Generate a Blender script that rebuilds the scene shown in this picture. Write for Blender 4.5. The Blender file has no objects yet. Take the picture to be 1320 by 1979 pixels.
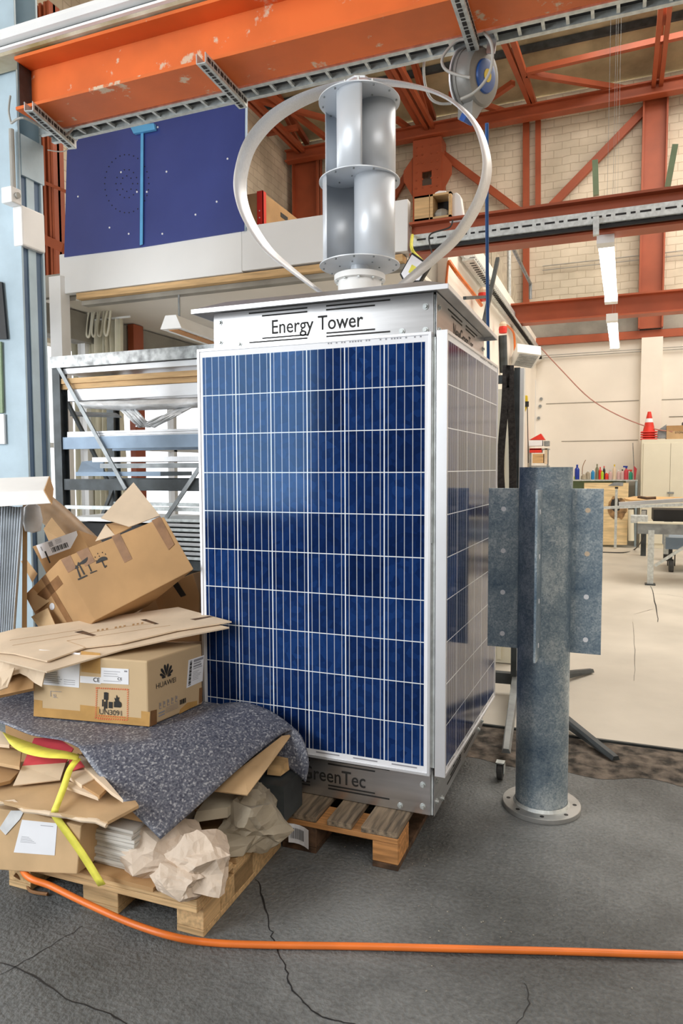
import bpy, bmesh, math, random
import numpy as np
from mathutils import Vector, Matrix, noise
random.seed(7)
SC = bpy.context.scene
COL = SC.collection
# ---------------------------------------------------------------- camera
IW, IH, FPX = 1320, 1979, 1346.67
CYAW, CPITCH, CROLL = .3770, .0628, -.0039
CC = Vector((.6347, -2.4915, 1.477))
_f = Vector((-math.sin(CYAW)*math.cos(CPITCH), math.cos(CYAW)*math.cos(CPITCH), -math.sin(CPITCH)))
_r0 = Vector((math.cos(CYAW), math.sin(CYAW), 0)); _u0 = _r0.cross(_f)
CR = _r0*math.cos(CROLL) + _u0*math.sin(CROLL)
CU = -_r0*math.sin(CROLL) + _u0*math.cos(CROLL)
CF = _f
cam = bpy.data.cameras.new('camera'); camo = bpy.data.objects.new('camera', cam); COL.objects.link(camo)
m = Matrix((CR, CU, -CF)).transposed().to_4x4(); m.translation = CC
camo.matrix_world = m
cam.sensor_fit = 'VERTICAL'; cam.sensor_height = 36; cam.sensor_width = 24
cam.lens = FPX*36/IH; cam.clip_end = 200; cam.clip_start = .05
SC.camera = camo
# ---------------------------------------------------------------- world, lights, exposure
SC.view_settings.view_transform = 'Standard'; SC.view_settings.look = 'None'
SC.view_settings.exposure = 0.38; SC.view_settings.gamma = 1; SC.view_settings.use_curve_mapping = False
w = bpy.data.worlds.new('sky'); SC.world = w; w.use_nodes = True
bgn = w.node_tree.nodes['Background']; bgn.inputs[0].default_value = (.93, .96, 1, 1); bgn.inputs[1].default_value = 2.2
def area(name, loc, target, sx, sy, power, color=(1, 1, 1), spread=180):
    l = bpy.data.lights.new(name, 'AREA'); l.shape = 'RECTANGLE'; l.size = sx; l.size_y = sy
    l.energy = power; l.color = color; l.spread = math.radians(spread)
    o = bpy.data.objects.new(name, l); COL.objects.link(o); o.location = loc
    o.rotation_euler = (Vector(target)-Vector(loc)).to_track_quat('-Z', 'Y').to_euler()
    return o
area('overhead_fill', (3.5, 6.3, 8.6), (3.0, 6.3, 0), 7, 7, 680, (1, .95, .87))  # added overhead fill for the hall, under a roof without openings
area('gate_light', (-3.9, -4.6, 2.6), (-.6, .3, 1.2), 2.6, 3.4, 225, (.93, .97, 1))
area('front_bay_fill', (2.6, -4.6, 5.6), (-.6, 1.0, 1.6), 5, 3, 125, (1, .97, .93))  # added fill from behind the viewpoint, no source modelled there
area('left_bay_light', (-4.3, .9, 2.0), (0, 1.0, 1.2), 2.6, 2.4, 30, (.95, .98, 1))
# ---------------------------------------------------------------- pixel rays -> points (measured places)
def _ray(px, py): return CF + CR*((px-IW/2)/FPX) - CU*((py-IH/2)/FPX)
def P(px, py, ax, v):
    d = _ray(px, py); i = 'xyz'.index(ax); return CC + d*((v-CC[i])/d[i])
def D(px, py, d): return CC + _ray(px, py)*d
V = Vector
# ---------------------------------------------------------------- material helpers
def nmat(name):
    mt = bpy.data.materials.new(name); mt.use_nodes = True
    nt = mt.node_tree; b = nt.nodes['Principled BSDF']; return mt, nt, b
def N(nt, t, **k):
    n = nt.nodes.new(t)
    for a, v in k.items():
        if a.startswith('i_'):
            key = a[2:].replace('_', ' ')
            n.inputs[int(key) if key.isdigit() else key].default_value = v
        else: setattr(n, a, v)
    return n
def ramp(nt, fac, stops):
    r = nt.nodes.new('ShaderNodeValToRGB'); e = r.color_ramp.elements
    while len(e) < len(stops): e.new(.5)
    for i, (p, c) in enumerate(stops):
        e[i].position = p; e[i].color = (*c, 1) if len(c) == 3 else c
    nt.links.new(fac, r.inputs[0]); return r
def mat(name, c, rough=.6, metal=0, var=.12, scale=6, bump=0, bscale=40, c2=None, detail=5, stretch=None, spec=None, coat=0):
    mt, nt, b = nmat(name)
    tc = N(nt, 'ShaderNodeTexCoord'); src = tc.outputs['Object']
    if stretch:
        mp = N(nt, 'ShaderNodeMapping'); mp.inputs['Scale'].default_value = stretch
        nt.links.new(src, mp.inputs[0]); src = mp.outputs[0]
    n = N(nt, 'ShaderNodeTexNoise', i_Scale=scale, i_Detail=detail); nt.links.new(src, n.inputs['Vector'])
    ca = tuple(max(0, x*(1-var)) for x in c); cb = c2 if c2 else tuple(min(1, x*(1+var)) for x in c)
    r = ramp(nt, n.outputs[0], [(.36, ca), (.64, cb)])
    nt.links.new(r.outputs[0], b.inputs['Base Color'])
    b.inputs['Roughness'].default_value = rough; b.inputs['Metallic'].default_value = metal
    if spec is not None: b.inputs['Specular IOR Level'].default_value = spec
    if coat: b.inputs['Coat Weight'].default_value = coat
    if bump:
        n2 = N(nt, 'ShaderNodeTexNoise', i_Scale=bscale, i_Detail=4); nt.links.new(src, n2.inputs['Vector'])
        bp = N(nt, 'ShaderNodeBump', i_Strength=bump, i_Distance=.01); nt.links.new(n2.outputs[0], bp.inputs['Height'])
        nt.links.new(bp.outputs[0], b.inputs['Normal'])
    return mt
def emat(name, c, s):
    mt, nt, b = nmat(name); b.inputs['Emission Color'].default_value = (*c, 1); b.inputs['Emission Strength'].default_value = s
    b.inputs['Base Color'].default_value = (*c, 1); return mt
M = {}
M['steel_blue'] = mat('painted_pale_blue_steel', (.43, .55, .63), .45, var=.12, scale=3, bump=.08)
M['steel_blue_dark'] = mat('darker_blue_steel', (.075, .135, .23), .45, var=.15, scale=3)  # darker blue than the column flanges, for its recessed side
M['alu'] = mat('brushed_aluminium', (.76, .77, .79), .42, .6, var=.05, scale=8, stretch=(30, 30, 1))
M['alu_frame'] = mat('anodised_frame', (.78, .79, .82), .42, .6, var=.04, scale=3)
M['sheet'] = mat('stainless_sheet', (.60, .60, .61), .30, .9, var=.09, scale=2.5, stretch=(1, 1, 14))
M['rotor'] = mat('satin_silver', (.70, .74, .79), .40, .25, var=.04, scale=2)
M['galv_l'] = mat('bright_galvanised', (.62, .66, .66), .45, .55, var=.15, scale=30)
M['steel_grey'] = mat('grey_steel', (.30, .32, .33), .5, .6, var=.2, scale=9)
M['dark_steel'] = mat('dark_painted_steel', (.055, .065, .07), .5, .2, var=.3, scale=8)
M['black'] = mat('black_matte', (.012, .012, .013), .6, var=.3)
M['blackp'] = mat('black_print', (.02, .019, .018), .7, var=.1)
M['rubber'] = mat('grey_rubber', (.06, .06, .06), .7, var=.2)
M['white'] = mat('white_paint', (.86, .86, .85), .55, var=.04, scale=3, bump=.03)
M['label'] = mat('label_paper', (.85, .86, .9), .6, var=.03)
M['print_grey'] = mat('grey_print', (.30, .30, .33), .7, var=.05)
M['card'] = mat('cardboard', (.58, .39, .21), .85, var=.13, scale=5, bump=.12, bscale=18)
M['card_l'] = mat('pale_cardboard', (.74, .59, .43), .85, var=.10, scale=5, bump=.12, bscale=18)
M['card_d'] = mat('brown_cardboard', (.46, .27, .12), .85, var=.12, scale=4, bump=.12, bscale=14)
M['tape'] = mat('parcel_tape', (.26, .13, .055), .45, var=.2, scale=14, bump=.1, spec=.25)
M['tape_l'] = mat('yellow_parcel_tape', (.52, .30, .10), .45, var=.1, scale=14, spec=.25)
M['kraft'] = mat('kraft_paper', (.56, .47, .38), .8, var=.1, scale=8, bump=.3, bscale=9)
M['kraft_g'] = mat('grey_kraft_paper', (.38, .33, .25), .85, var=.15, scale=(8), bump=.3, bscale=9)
M['paper'] = mat('stacked_paper', (.66, .63, .58), .8, var=.1, scale=4, stretch=(1, 1, 60))
M['wood'] = mat('pallet_wood', (.60, .40, .20), .75, var=.22, scale=5, stretch=(1, 14, 14), bump=.15)
M['wood_y'] = mat('pallet_wood_lengthwise', (.60, .40, .20), .75, var=.22, scale=5, stretch=(14, 1, 14), bump=.15)
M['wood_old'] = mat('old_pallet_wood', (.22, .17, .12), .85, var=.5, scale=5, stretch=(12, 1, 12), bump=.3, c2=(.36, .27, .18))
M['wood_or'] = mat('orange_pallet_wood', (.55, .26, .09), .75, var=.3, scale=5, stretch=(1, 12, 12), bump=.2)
M['wood_dk'] = mat('dark_brown_wood', (.10, .055, .03), .8, var=.5, scale=20, bump=.4, bscale=40)  # very dark brown, for lower pallet boards, carton slots and a tool
M['ply'] = mat('plywood', (.78, .60, .34), .7, var=.18, scale=3, stretch=(1, 1, 8))
M['timber'] = mat('rack_timber', (.62, .40, .19), .7, var=.2, scale=3, stretch=(1, 12, 12))
M['yellow'] = mat('yellow_webbing', (.85, .78, .10), .6, var=.1, scale=20)
M['hose'] = mat('orange_hose', (.80, .19, .03), .4, var=.12, scale=5)
M['blue_hose'] = mat('blue_hose', (.02, .09, .28), .4, var=.1)
M['grey_hose'] = mat('grey_hose', (.38, .37, .34), .5, var=.1)
M['cable'] = mat('black_cable', (.03, .03, .03), .5, var=.1)
M['red'] = mat('red_plastic', (.72, .035, .02), .45, var=.1)
M['redcard'] = mat('red_printed_card', (.60, .06, .08), .6, var=.1)
M['cream'] = mat('cream_plaster', (.87, .81, .72), .8, var=.04, scale=1.2, bump=.05, bscale=8)
M['cream_l'] = mat('cabinet_cream', (.78, .74, .60), .55, var=.03, scale=2)
M['fascia'] = mat('white_board', (.85, .85, .84), .5, var=.03, scale=1.2)
M['plasticwrap'] = mat('milky_plastic_wrap', (.72, .73, .74), .25, var=.15, scale=9, bump=.6, bscale=12)
M['silver'] = mat('foil_silver_box', (.70, .71, .73), .3, .5, var=.08, scale=5)
M['slate'] = mat('blue_grey_sheet', (.24, .32, .42), .5, .3, var=.15, scale=4)
M['green'] = mat('green_paint', (.25, .34, .2), .6, var=.1)
M['light_on'] = emat('lit_tube', (1, .97, .9), 5)
M['bluetape'] = mat('light_blue_tape', (.12, .42, .75), .5, var=.06)
def oxide(name, c, sc=3, worn=.70, wc=(.55, .45, .36)):
    mt, nt, b = nmat(name); tc = N(nt, 'ShaderNodeTexCoord')
    n = N(nt, 'ShaderNodeTexNoise', i_Scale=sc, i_Detail=6); nt.links.new(tc.outputs['Object'], n.inputs[0])
    r = ramp(nt, n.outputs[0], [(.3, tuple(x*.72 for x in c)), (.6, c)])
    n2 = N(nt, 'ShaderNodeTexNoise', i_Scale=sc*2.3, i_Detail=8, i_Roughness=.65); nt.links.new(tc.outputs['Object'], n2.inputs[0])
    r2 = ramp(nt, n2.outputs[0], [(worn, (0, 0, 0)), (worn+.04, (1, 1, 1))])
    mx = N(nt, 'ShaderNodeMix', data_type='RGBA'); nt.links.new(r2.outputs[0], mx.inputs[0]); nt.links.new(r.outputs[0], mx.inputs[6])
    mx.inputs[7].default_value = (*wc, 1); nt.links.new(mx.outputs[2], b.inputs['Base Color'])
    b.inputs['Roughness'].default_value = .48
    return mt
M['orange'] = oxide('worn_orange_paint', (.80, .165, .03), 2.2, .60, (.66, .50, .36))
M['oxide'] = oxide('red_oxide_paint', (.42, .092, .034), 1.6, .72, (.3, .2, .15))
def galv():
    mt, nt, b = nmat('mottled_galvanised_steel'); tc = N(nt, 'ShaderNodeTexCoord')
    v = N(nt, 'ShaderNodeTexVoronoi', i_Scale=170); nt.links.new(tc.outputs['Object'], v.inputs[0])
    n = N(nt, 'ShaderNodeTexNoise', i_Scale=5, i_Detail=6); nt.links.new(tc.outputs['Object'], n.inputs[0])
    n3 = N(nt, 'ShaderNodeTexNoise', i_Scale=60, i_Detail=3); nt.links.new(tc.outputs['Object'], n3.inputs[0])
    a = N(nt, 'ShaderNodeMath', operation='MULTIPLY_ADD'); nt.links.new(v.outputs['Color'], a.inputs[0]); a.inputs[1].default_value = .22
    nt.links.new(n.outputs[0], a.inputs[2])
    a2 = N(nt, 'ShaderNodeMath', operation='MULTIPLY_ADD'); nt.links.new(n3.outputs[0], a2.inputs[0]); a2.inputs[1].default_value = .3
    nt.links.new(a.outputs[0], a2.inputs[2])
    r = ramp(nt, a2.outputs[0], [(.50, (.13, .20, .28)), (.74, (.30, .385, .46)), (.98, (.66, .73, .76))])
    nt.links.new(r.outputs[0], b.inputs['Base Color']); b.inputs['Metallic'].default_value = .55; b.inputs['Roughness'].default_value = .46
    bp = N(nt, 'ShaderNodeBump', i_Strength=.15, i_Distance=.002); nt.links.new(v.outputs[0], bp.inputs['Height']); nt.links.new(bp.outputs[0], b.inputs['Normal'])
    return mt
M['galv'] = galv()
def asphalt():
    mt, nt, b = nmat('dark_asphalt_floor'); tc = N(nt, 'ShaderNodeTexCoord')
    n = N(nt, 'ShaderNodeTexNoise', i_Scale=1.3, i_Detail=9, i_Roughness=.62); nt.links.new(tc.outputs['Object'], n.inputs[0])
    n2 = N(nt, 'ShaderNodeTexNoise', i_Scale=70, i_Detail=5); nt.links.new(tc.outputs['Object'], n2.inputs[0])
    v = N(nt, 'ShaderNodeTexVoronoi', i_Scale=55); nt.links.new(tc.outputs['Object'], v.inputs[0])
    n4 = N(nt, 'ShaderNodeTexNoise', i_Scale=4, i_Detail=3); nt.links.new(tc.outputs['Object'], n4.inputs[0])
    a = N(nt, 'ShaderNodeMath', operation='MULTIPLY_ADD', i_1=.35); nt.links.new(n2.outputs[0], a.inputs[0]); nt.links.new(n.outputs[0], a.inputs[2])
    r = ramp(nt, a.outputs[0], [(.46, (.050, .052, .050)), (.64, (.112, .118, .118)), (.86, (.22, .23, .23))])
    # pits and pale grit
    g = ramp(nt, v.outputs[0], [(.05, (1, 1, 1)), (.09, (0, 0, 0))]); g4 = ramp(nt, n4.outputs[0], [(.56, (0, 0, 0)), (.62, (1, 1, 1))])
    gm = N(nt, 'ShaderNodeMath', operation='MULTIPLY'); nt.links.new(g.outputs[0], gm.inputs[0]); nt.links.new(g4.outputs[0], gm.inputs[1])
    mx = N(nt, 'ShaderNodeMix', data_type='RGBA'); nt.links.new(gm.outputs[0], mx.inputs[0]); nt.links.new(r.outputs[0], mx.inputs[6]); mx.inputs[7].default_value = (.30, .30, .28, 1)
    nt.links.new(mx.outputs[2], b.inputs['Base Color']); b.inputs['Roughness'].default_value = .62
    h = N(nt, 'ShaderNodeMath', operation='ADD'); nt.links.new(n2.outputs[0], h.inputs[0]); nt.links.new(n.outputs[0], h.inputs[1])
    bp = N(nt, 'ShaderNodeBump', i_Strength=.45, i_Distance=.02); nt.links.new(h.outputs[0], bp.inputs['Height']); nt.links.new(bp.outputs[0], b.inputs['Normal'])
    return mt
M['asphalt'] = asphalt()
M['rough_asphalt'] = mat('broken_asphalt', (.055, .047, .038), .9, var=.55, scale=14, bump=1.0, bscale=22, c2=(.19, .155, .125), detail=8)
M['slab'] = mat('pale_concrete_slab', (.58, .54, .47), .5, var=.12, scale=1.1, bump=.08, bscale=30, detail=9)
M['concrete'] = mat('stained_concrete', (.30, .28, .24), .8, var=.3, scale=1.5, bump=.2, detail=8)
def brick():
    mt, nt, b = nmat('whitewashed_brick'); tc = N(nt, 'ShaderNodeTexCoord'); mp = N(nt, 'ShaderNodeMapping')
    sp = N(nt, 'ShaderNodeSeparateXYZ'); cb = N(nt, 'ShaderNodeCombineXYZ'); nt.links.new(tc.outputs['Object'], sp.inputs[0])
    ad = N(nt, 'ShaderNodeMath', operation='ADD'); nt.links.new(sp.outputs[0], ad.inputs[0]); nt.links.new(sp.outputs[1], ad.inputs[1])
    nz = N(nt, 'ShaderNodeTexNoise', i_Scale=3, i_Detail=3); nt.links.new(tc.outputs['Object'], nz.inputs[0])
    az = N(nt, 'ShaderNodeMath', operation='MULTIPLY_ADD', i_1=.06); nt.links.new(nz.outputs[0], az.inputs[0]); nt.links.new(sp.outputs[2], az.inputs[2])
    nt.links.new(ad.outputs[0], cb.inputs[0]); nt.links.new(az.outputs[0], cb.inputs[1])
    br = N(nt, 'ShaderNodeTexBrick', i_Scale=1.0); nt.links.new(cb.outputs[0], br.inputs[0])
    br.inputs['Brick Width'].default_value = .31; br.inputs['Row Height'].default_value = .145; br.inputs['Mortar Size'].default_value = .010
    br.inputs['Mortar Smooth'].default_value = .7
    br.inputs['Color1'].default_value = (.80, .71, .57, 1); br.inputs['Color2'].default_value = (.74, .65, .51, 1); br.inputs['Mortar'].default_value = (.60, .51, .39, 1)
    n = N(nt, 'ShaderNodeTexNoise', i_Scale=.9, i_Detail=8); nt.links.new(tc.outputs['Object'], n.inputs[0])
    r = ramp(nt, n.outputs[0], [(.35, (.72, .72, .70)), (.62, (1.1, 1.1, 1.1))])
    mx = N(nt, 'ShaderNodeMix', data_type='RGBA', blend_type='MULTIPLY'); mx.inputs[0].default_value = 1
    nt.links.new(br.outputs[0], mx.inputs[6]); nt.links.new(r.outputs[0], mx.inputs[7]); nt.links.new(mx.outputs[2], b.inputs['Base Color'])
    b.inputs['Roughness'].default_value = .9
    bp = N(nt, 'ShaderNodeBump', i_Strength=.35, i_Distance=.02, invert=True); nt.links.new(br.outputs['Fac'], bp.inputs['Height']); nt.links.new(bp.outputs[0], b.inputs['Normal'])
    return mt
M['brick'] = brick()
M['roofm'] = mat('woodwool_roof_boards', (.50, .41, .25), .9, var=.22, scale=2, bump=.4, bscale=30, stretch=(1, 1, 1), detail=8)
def crane_mat():
    return mat('stained_crane_rail_paint', (.48, .36, .14), .55, var=.3, scale=2.6, c2=(.80, .74, .60), detail=7)
M['crane'] = crane_mat()
def carpetm():
    mt, nt, b = nmat('speckled_blue_grey_floor_covering'); tc = N(nt, 'ShaderNodeTexCoord')
    v = N(nt, 'ShaderNodeTexVoronoi', i_Scale=150); nt.links.new(tc.outputs['Object'], v.inputs[0])
    v.inputs['Randomness'].default_value = 1
    n = N(nt, 'ShaderNodeTexNoise', i_Scale=130, i_Detail=2); nt.links.new(tc.outputs['Object'], n.inputs[0])
    a = N(nt, 'ShaderNodeMath', operation='MULTIPLY_ADD', i_1=.45); nt.links.new(v.outputs['Color'], a.inputs[0]); nt.links.new(n.outputs[0], a.inputs[2])
    r = ramp(nt, a.outputs[0], [(.42, (.045, .05, .08)), (.66, (.11, .12, .16)), (.84, (.17, .18, .22)), (.96, (.42, .43, .46))])
    nt.links.new(r.outputs[0], b.inputs['Base Color']); b.inputs['Roughness'].default_value = .42
    return mt
M['carpet'] = carpetm()
def navy():
    mt, nt, b = nmat('dark_blue_coated_panel'); tc = N(nt, 'ShaderNodeTexCoord')
    n = N(nt, 'ShaderNodeTexNoise', i_Scale=1.2, i_Detail=6); nt.links.new(tc.outputs['Object'], n.inputs[0])
    r = ramp(nt, n.outputs[0], [(.3, (.03, .05, .22)), (.7, (.05, .075, .30))]); nt.links.new(r.outputs[0], b.inputs['Base Color'])
    b.inputs['Roughness'].default_value = .33; b.inputs['Specular IOR Level'].default_value = .7
    return mt
M['navy'] = navy()
def cells():
    # local object space: x across (0..W), z up. 6 x 10 cells, five busbars each
    mt, nt, b = nmat('polycrystalline_cells_under_glass'); tc = N(nt, 'ShaderNodeTexCoord')
    sp = N(nt, 'ShaderNodeSeparateXYZ'); nt.links.new(tc.outputs['UV'], sp.inputs[0])
    L = nt.links.new
    def mth(op, a, bb=None, c=None):
        n = N(nt, 'ShaderNodeMath', operation=op)
        for i, x in enumerate((a, bb, c)):
            if x is None: continue
            if isinstance(x, (int, float)): n.inputs[i].default_value = x
            else: L(x, n.inputs[i])
        return n.outputs[0]
    u6 = mth('MULTIPLY', sp.outputs[0], 6); v10 = mth('MULTIPLY', sp.outputs[1], 10)
    fu = mth('FRACT', u6); fv = mth('FRACT', v10)
    du = mth('ABSOLUTE', mth('SUBTRACT', fu, .5)); dv = mth('ABSOLUTE', mth('SUBTRACT', fv, .5))
    gu = mth('GREATER_THAN', du, .486); gv = mth('GREATER_THAN', dv, .489)
    gap = mth('MAXIMUM', gu, gv)
    fb = mth('FRACT', mth('MULTIPLY', fu, 5)); bus = mth('LESS_THAN', mth('ABSOLUTE', mth('SUBTRACT', fb, .5)), .048)
    bus = mth('MULTIPLY', bus, .75)
    iu = mth('FLOOR', u6); iv = mth('FLOOR', v10)
    wn = N(nt, 'ShaderNodeTexWhiteNoise', noise_dimensions='2D'); cb = N(nt, 'ShaderNodeCombineXYZ'); L(iu, cb.inputs[0]); L(iv, cb.inputs[1]); L(cb.outputs[0], wn.inputs['Vector'])
    vo = N(nt, 'ShaderNodeTexVoronoi', i_Scale=38); L(tc.outputs['Object'], vo.inputs[0])
    t = mth('ADD', mth('MULTIPLY', wn.outputs[0], .35), mth('MULTIPLY', vo.outputs['Color'], .3))
    r = ramp(nt, t, [(.0, (.003, .009, .045)), (.35, (.006, .022, .10)), (.65, (.012, .046, .18))])
    m1 = N(nt, 'ShaderNodeMix', data_type='RGBA'); L(bus, m1.inputs[0]); L(r.outputs[0], m1.inputs[6]); m1.inputs[7].default_value = (.55, .58, .64, 1)
    m2 = N(nt, 'ShaderNodeMix', data_type='RGBA'); L(gap, m2.inputs[0]); L(m1.outputs[2], m2.inputs[6]); m2.inputs[7].default_value = (.82, .86, .92, 1)
    L(m2.outputs[2], b.inputs['Base Color']); b.inputs['Roughness'].default_value = .13
    b.inputs['Specular IOR Level'].default_value = .25; b.inputs['Specular Tint'].default_value = (.30, .58, 1, 1)
    nz = N(nt, 'ShaderNodeTexNoise', i_Scale=5, i_Detail=6); L(tc.outputs['Object'], nz.inputs[0])
    rr = N(nt, 'ShaderNodeMapRange', i_3=.05, i_4=.16); L(nz.outputs[0], rr.inputs[0]); L(rr.outputs[0], b.inputs['Roughness'])
    return mt
M['cells'] = cells()
M['glass'] = None
def glassmat():
    mt, nt, b = nmat('window_glass'); b.inputs['Transmission Weight'].default_value = 1; b.inputs['Roughness'].default_value = 0; b.inputs['IOR'].default_value = 1.1
    return mt
M['glass'] = glassmat()
# ---------------------------------------------------------------- mesh builder
class MB:
    def __init__(s): s.b = bmesh.new(); s.m = Matrix.Identity(4)
    def _v(s, p): return s.b.verts.new(s.m @ V(p))
    def hexa(s, p):
        v = [s._v(q) for q in p]
        for f in ((0, 3, 2, 1), (4, 5, 6, 7), (0, 1, 5, 4), (1, 2, 6, 5), (2, 3, 7, 6), (3, 0, 4, 7)): s.b.faces.new([v[i] for i in f])
        return s
    def box(s, x0, x1, y0, y1, z0, z1):
        return s.hexa([(x0, y0, z0), (x1, y0, z0), (x1, y1, z0), (x0, y1, z0), (x0, y0, z1), (x1, y0, z1), (x1, y1, z1), (x0, y1, z1)])
    def cbox(s, c, sx, sy, sz, rot=None):
        o = s.m.copy(); s.m = o @ Matrix.Translation(c) @ (rot.to_4x4() if rot else Matrix.Identity(4))
        s.box(-sx/2, sx/2, -sy/2, sy/2, -sz/2, sz/2); s.m = o; return s
    def bar(s, a, b, w, h, up=(0, 0, 1)):
        a, b = V(a), V(b); d = (b-a); L = d.length; d.normalize(); up = V(up)
        if abs(d.dot(up)) > .98: up = V((0, 1, 0))
        x = d.cross(up).normalized(); z = x.cross(d)
        p = []
        for q in (a, b):
            p += [q+x*(sx*w/2)+z*(sz*h/2) for sx, sz in ((-1, -1), (1, -1), (1, 1), (-1, 1))]
        return s.hexa([p[0], p[1], p[2], p[3], p[4], p[5], p[6], p[7]])
    def tube(s, pts, r, n=10, cap=True, closed=False):
        pts = [V(p) for p in pts]; rings = []; up = None
        for i, p in enumerate(pts):
            a = pts[max(i-1, 0)]; c = pts[min(i+1, len(pts)-1)]
            d = (c-a)
            if d.length < 1e-9: d = V((0, 0, 1))
            d.normalize()
            if up is None:
                up = V((0, 0, 1)) if abs(d.z) < .9 else V((1, 0, 0))
            x = d.cross(up); x.normalize(); up = x.cross(d).normalized()
            rr = r[i] if isinstance(r, (list, tuple)) else r
            rings.append([s._v(p+(x*math.cos(t)+up*math.sin(t))*rr) for t in [2*math.pi*k/n for k in range(n)]])
        for i in range(len(rings)-1):
            for k in range(n): s.b.faces.new((rings[i][k], rings[i][(k+1) % n], rings[i+1][(k+1) % n], rings[i+1][k]))
        if cap:
            s.b.faces.new(rings[0][::-1]); s.b.faces.new(rings[-1])
        return s
    def cyl(s, a, b, r, n=24, r2=None): return s.tube([a, b], [r, r if r2 is None else r2], n)
    def lathe(s, c, prof, n=28, axis='z', cap=True):
        c = V(c); rings = []
        for r, h in prof:
            ring = []
            for k in range(n):
                t = 2*math.pi*k/n; q = (r*math.cos(t), r*math.sin(t), h)
                if axis == 'x': q = (h, q[0], q[1])
                if axis == 'y': q = (q[0], h, q[1])
                ring.append(s._v(c+V(q)))
            rings.append(ring)
        for i in range(len(rings)-1):
            for k in range(n): s.b.faces.new((rings[i][k], rings[i][(k+1) % n], rings[i+1][(k+1) % n], rings[i+1][k]))
        if cap:
            s.b.faces.new(rings[0][::-1]); s.b.faces.new(rings[-1])
        return s
    def poly(s, pts, th=.004, dirn=None):
        pts = [V(p) for p in pts]
        n = V((0, 0, 0))
        for i in range(len(pts)):
            a, b = pts[i], pts[(i+1) % len(pts)]
            n += V(((a.y-b.y)*(a.z+b.z), (a.z-b.z)*(a.x+b.x), (a.x-b.x)*(a.y+b.y)))
        n.normalize()
        if dirn is not None: n = V(dirn).normalized()
        elif n.dot(CC-pts[0]) < 0: n = -n
        A = [s._v(p) for p in pts]; B = [s._v(p-n*th) for p in pts]
        s.b.faces.new(A); s.b.faces.new(B[::-1])
        for i in range(len(pts)): s.b.faces.new((A[i], B[i], B[(i+1) % len(pts)], A[(i+1) % len(pts)]))
        return s
    def extr(s, prof, a, b):
        # prof: 2D (y,z) polygon extruded along x from a to b
        A = [s._v((a, y, z)) for y, z in prof]; B = [s._v((b, y, z)) for y, z in prof]
        s.b.faces.new(A); s.b.faces.new(B[::-1])
        for i in range(len(prof)): s.b.faces.new((A[i], B[i], B[(i+1) % len(prof)], A[(i+1) % len(prof)]))
        return s
    def ibeam(s, a, b, w, h, tf=.014, tw=.01, up=(0, 0, 1)):
        a, b = V(a), V(b); d = (b-a).normalized(); up = V(up); x = d.cross(up).normalized(); z = x.cross(d)
        s.bar(a+z*(h/2-tf/2), b+z*(h/2-tf/2), w, tf, up); s.bar(a-z*(h/2-tf/2), b-z*(h/2-tf/2), w, tf, up)
        s.bar(a, b, tw, h-2*tf, up); return s
    def grid(s, rows, th=0, n=None):
        vs = [[s._v(p) for p in r] for r in rows]
        for i in range(len(vs)-1):
            for j in range(len(vs[0])-1): s.b.faces.new((vs[i][j], vs[i][j+1], vs[i+1][j+1], vs[i+1][j]))
        return s
    def text(s, body, size, origin, xdir, ydir, th=.0015, align='CENTER', sx=1, bold=0):
        cu = bpy.data.curves.new('t', 'FONT'); cu.body = body; cu.size = size; cu.align_x = align; cu.align_y = 'CENTER'; cu.resolution_u = 3; cu.offset = bold
        o = bpy.data.objects.new('t', cu); COL.objects.link(o)
        dg = bpy.context.evaluated_depsgraph_get(); me = bpy.data.meshes.new_from_object(o.evaluated_get(dg))
        xd, yd = V(xdir).normalized(), V(ydir).normalized(); nd = xd.cross(yd)
        base = len(s.b.verts); vv = [s._v(V(origin)+xd*(v.co.x*sx)+yd*v.co.y+nd*th) for v in me.vertices]
        for p in me.polygons:
            try: s.b.faces.new([vv[i] for i in p.vertices])
            except ValueError: pass
        bpy.data.objects.remove(o); bpy.data.curves.remove(cu); bpy.data.meshes.remove(me)
        return s
WM = {}
def link(name, mb, m, parent=None, bevel=0, smooth=False, solid=0, fixn=True):
    me = bpy.data.meshes.new(name)
    if fixn: bmesh.ops.recalc_face_normals(mb.b, faces=mb.b.faces)
    # origin of every mesh at its own base centre
    vs = [v.co for v in mb.b.verts]
    lo = V([min(v[i] for v in vs) for i in range(3)]); hi = V([max(v[i] for v in vs) for i in range(3)])
    c = V(((lo.x+hi.x)/2, (lo.y+hi.y)/2, lo.z))
    bmesh.ops.translate(mb.b, verts=mb.b.verts, vec=-c)
    mb.b.to_mesh(me); mb.b.free()
    if isinstance(m, str): m = M[m]
    me.materials.append(m)
    if smooth:
        for p in me.polygons: p.use_smooth = True
        try: me.set_sharp_from_angle(angle=math.radians(40))
        except Exception: pass
    o = bpy.data.objects.new(name, me); COL.objects.link(o)
    w = Matrix.Translation(c)
    if parent is not None:
        o.parent = parent; o.matrix_parent_inverse = WM[parent].inverted()
    o.matrix_basis = w; WM[o] = w
    if bevel:
        bv = o.modifiers.new('bevel', 'BEVEL'); bv.width = bevel; bv.segments = 2; bv.limit_method = 'ANGLE'
    if solid:
        so = o.modifiers.new('solid', 'SOLIDIFY'); so.thickness = solid; so.offset = 0
    return o
def thing(name, label, cat, loc, group=None):
    o = bpy.data.objects.new(name, None); COL.objects.link(o); o.empty_display_size = .1; o.location = loc
    WM[o] = Matrix.Translation(loc); o['label'] = label; o['category'] = cat
    if group: o['group'] = group
    return o
def tag(o, label, cat, group=None):
    o['label'] = label; o['category'] = cat
    if group: o['group'] = group
    return o
def struct(name, mb, m, **k):
    o = link(name, mb, m, **k); o['kind'] = 'structure'; return o
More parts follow.
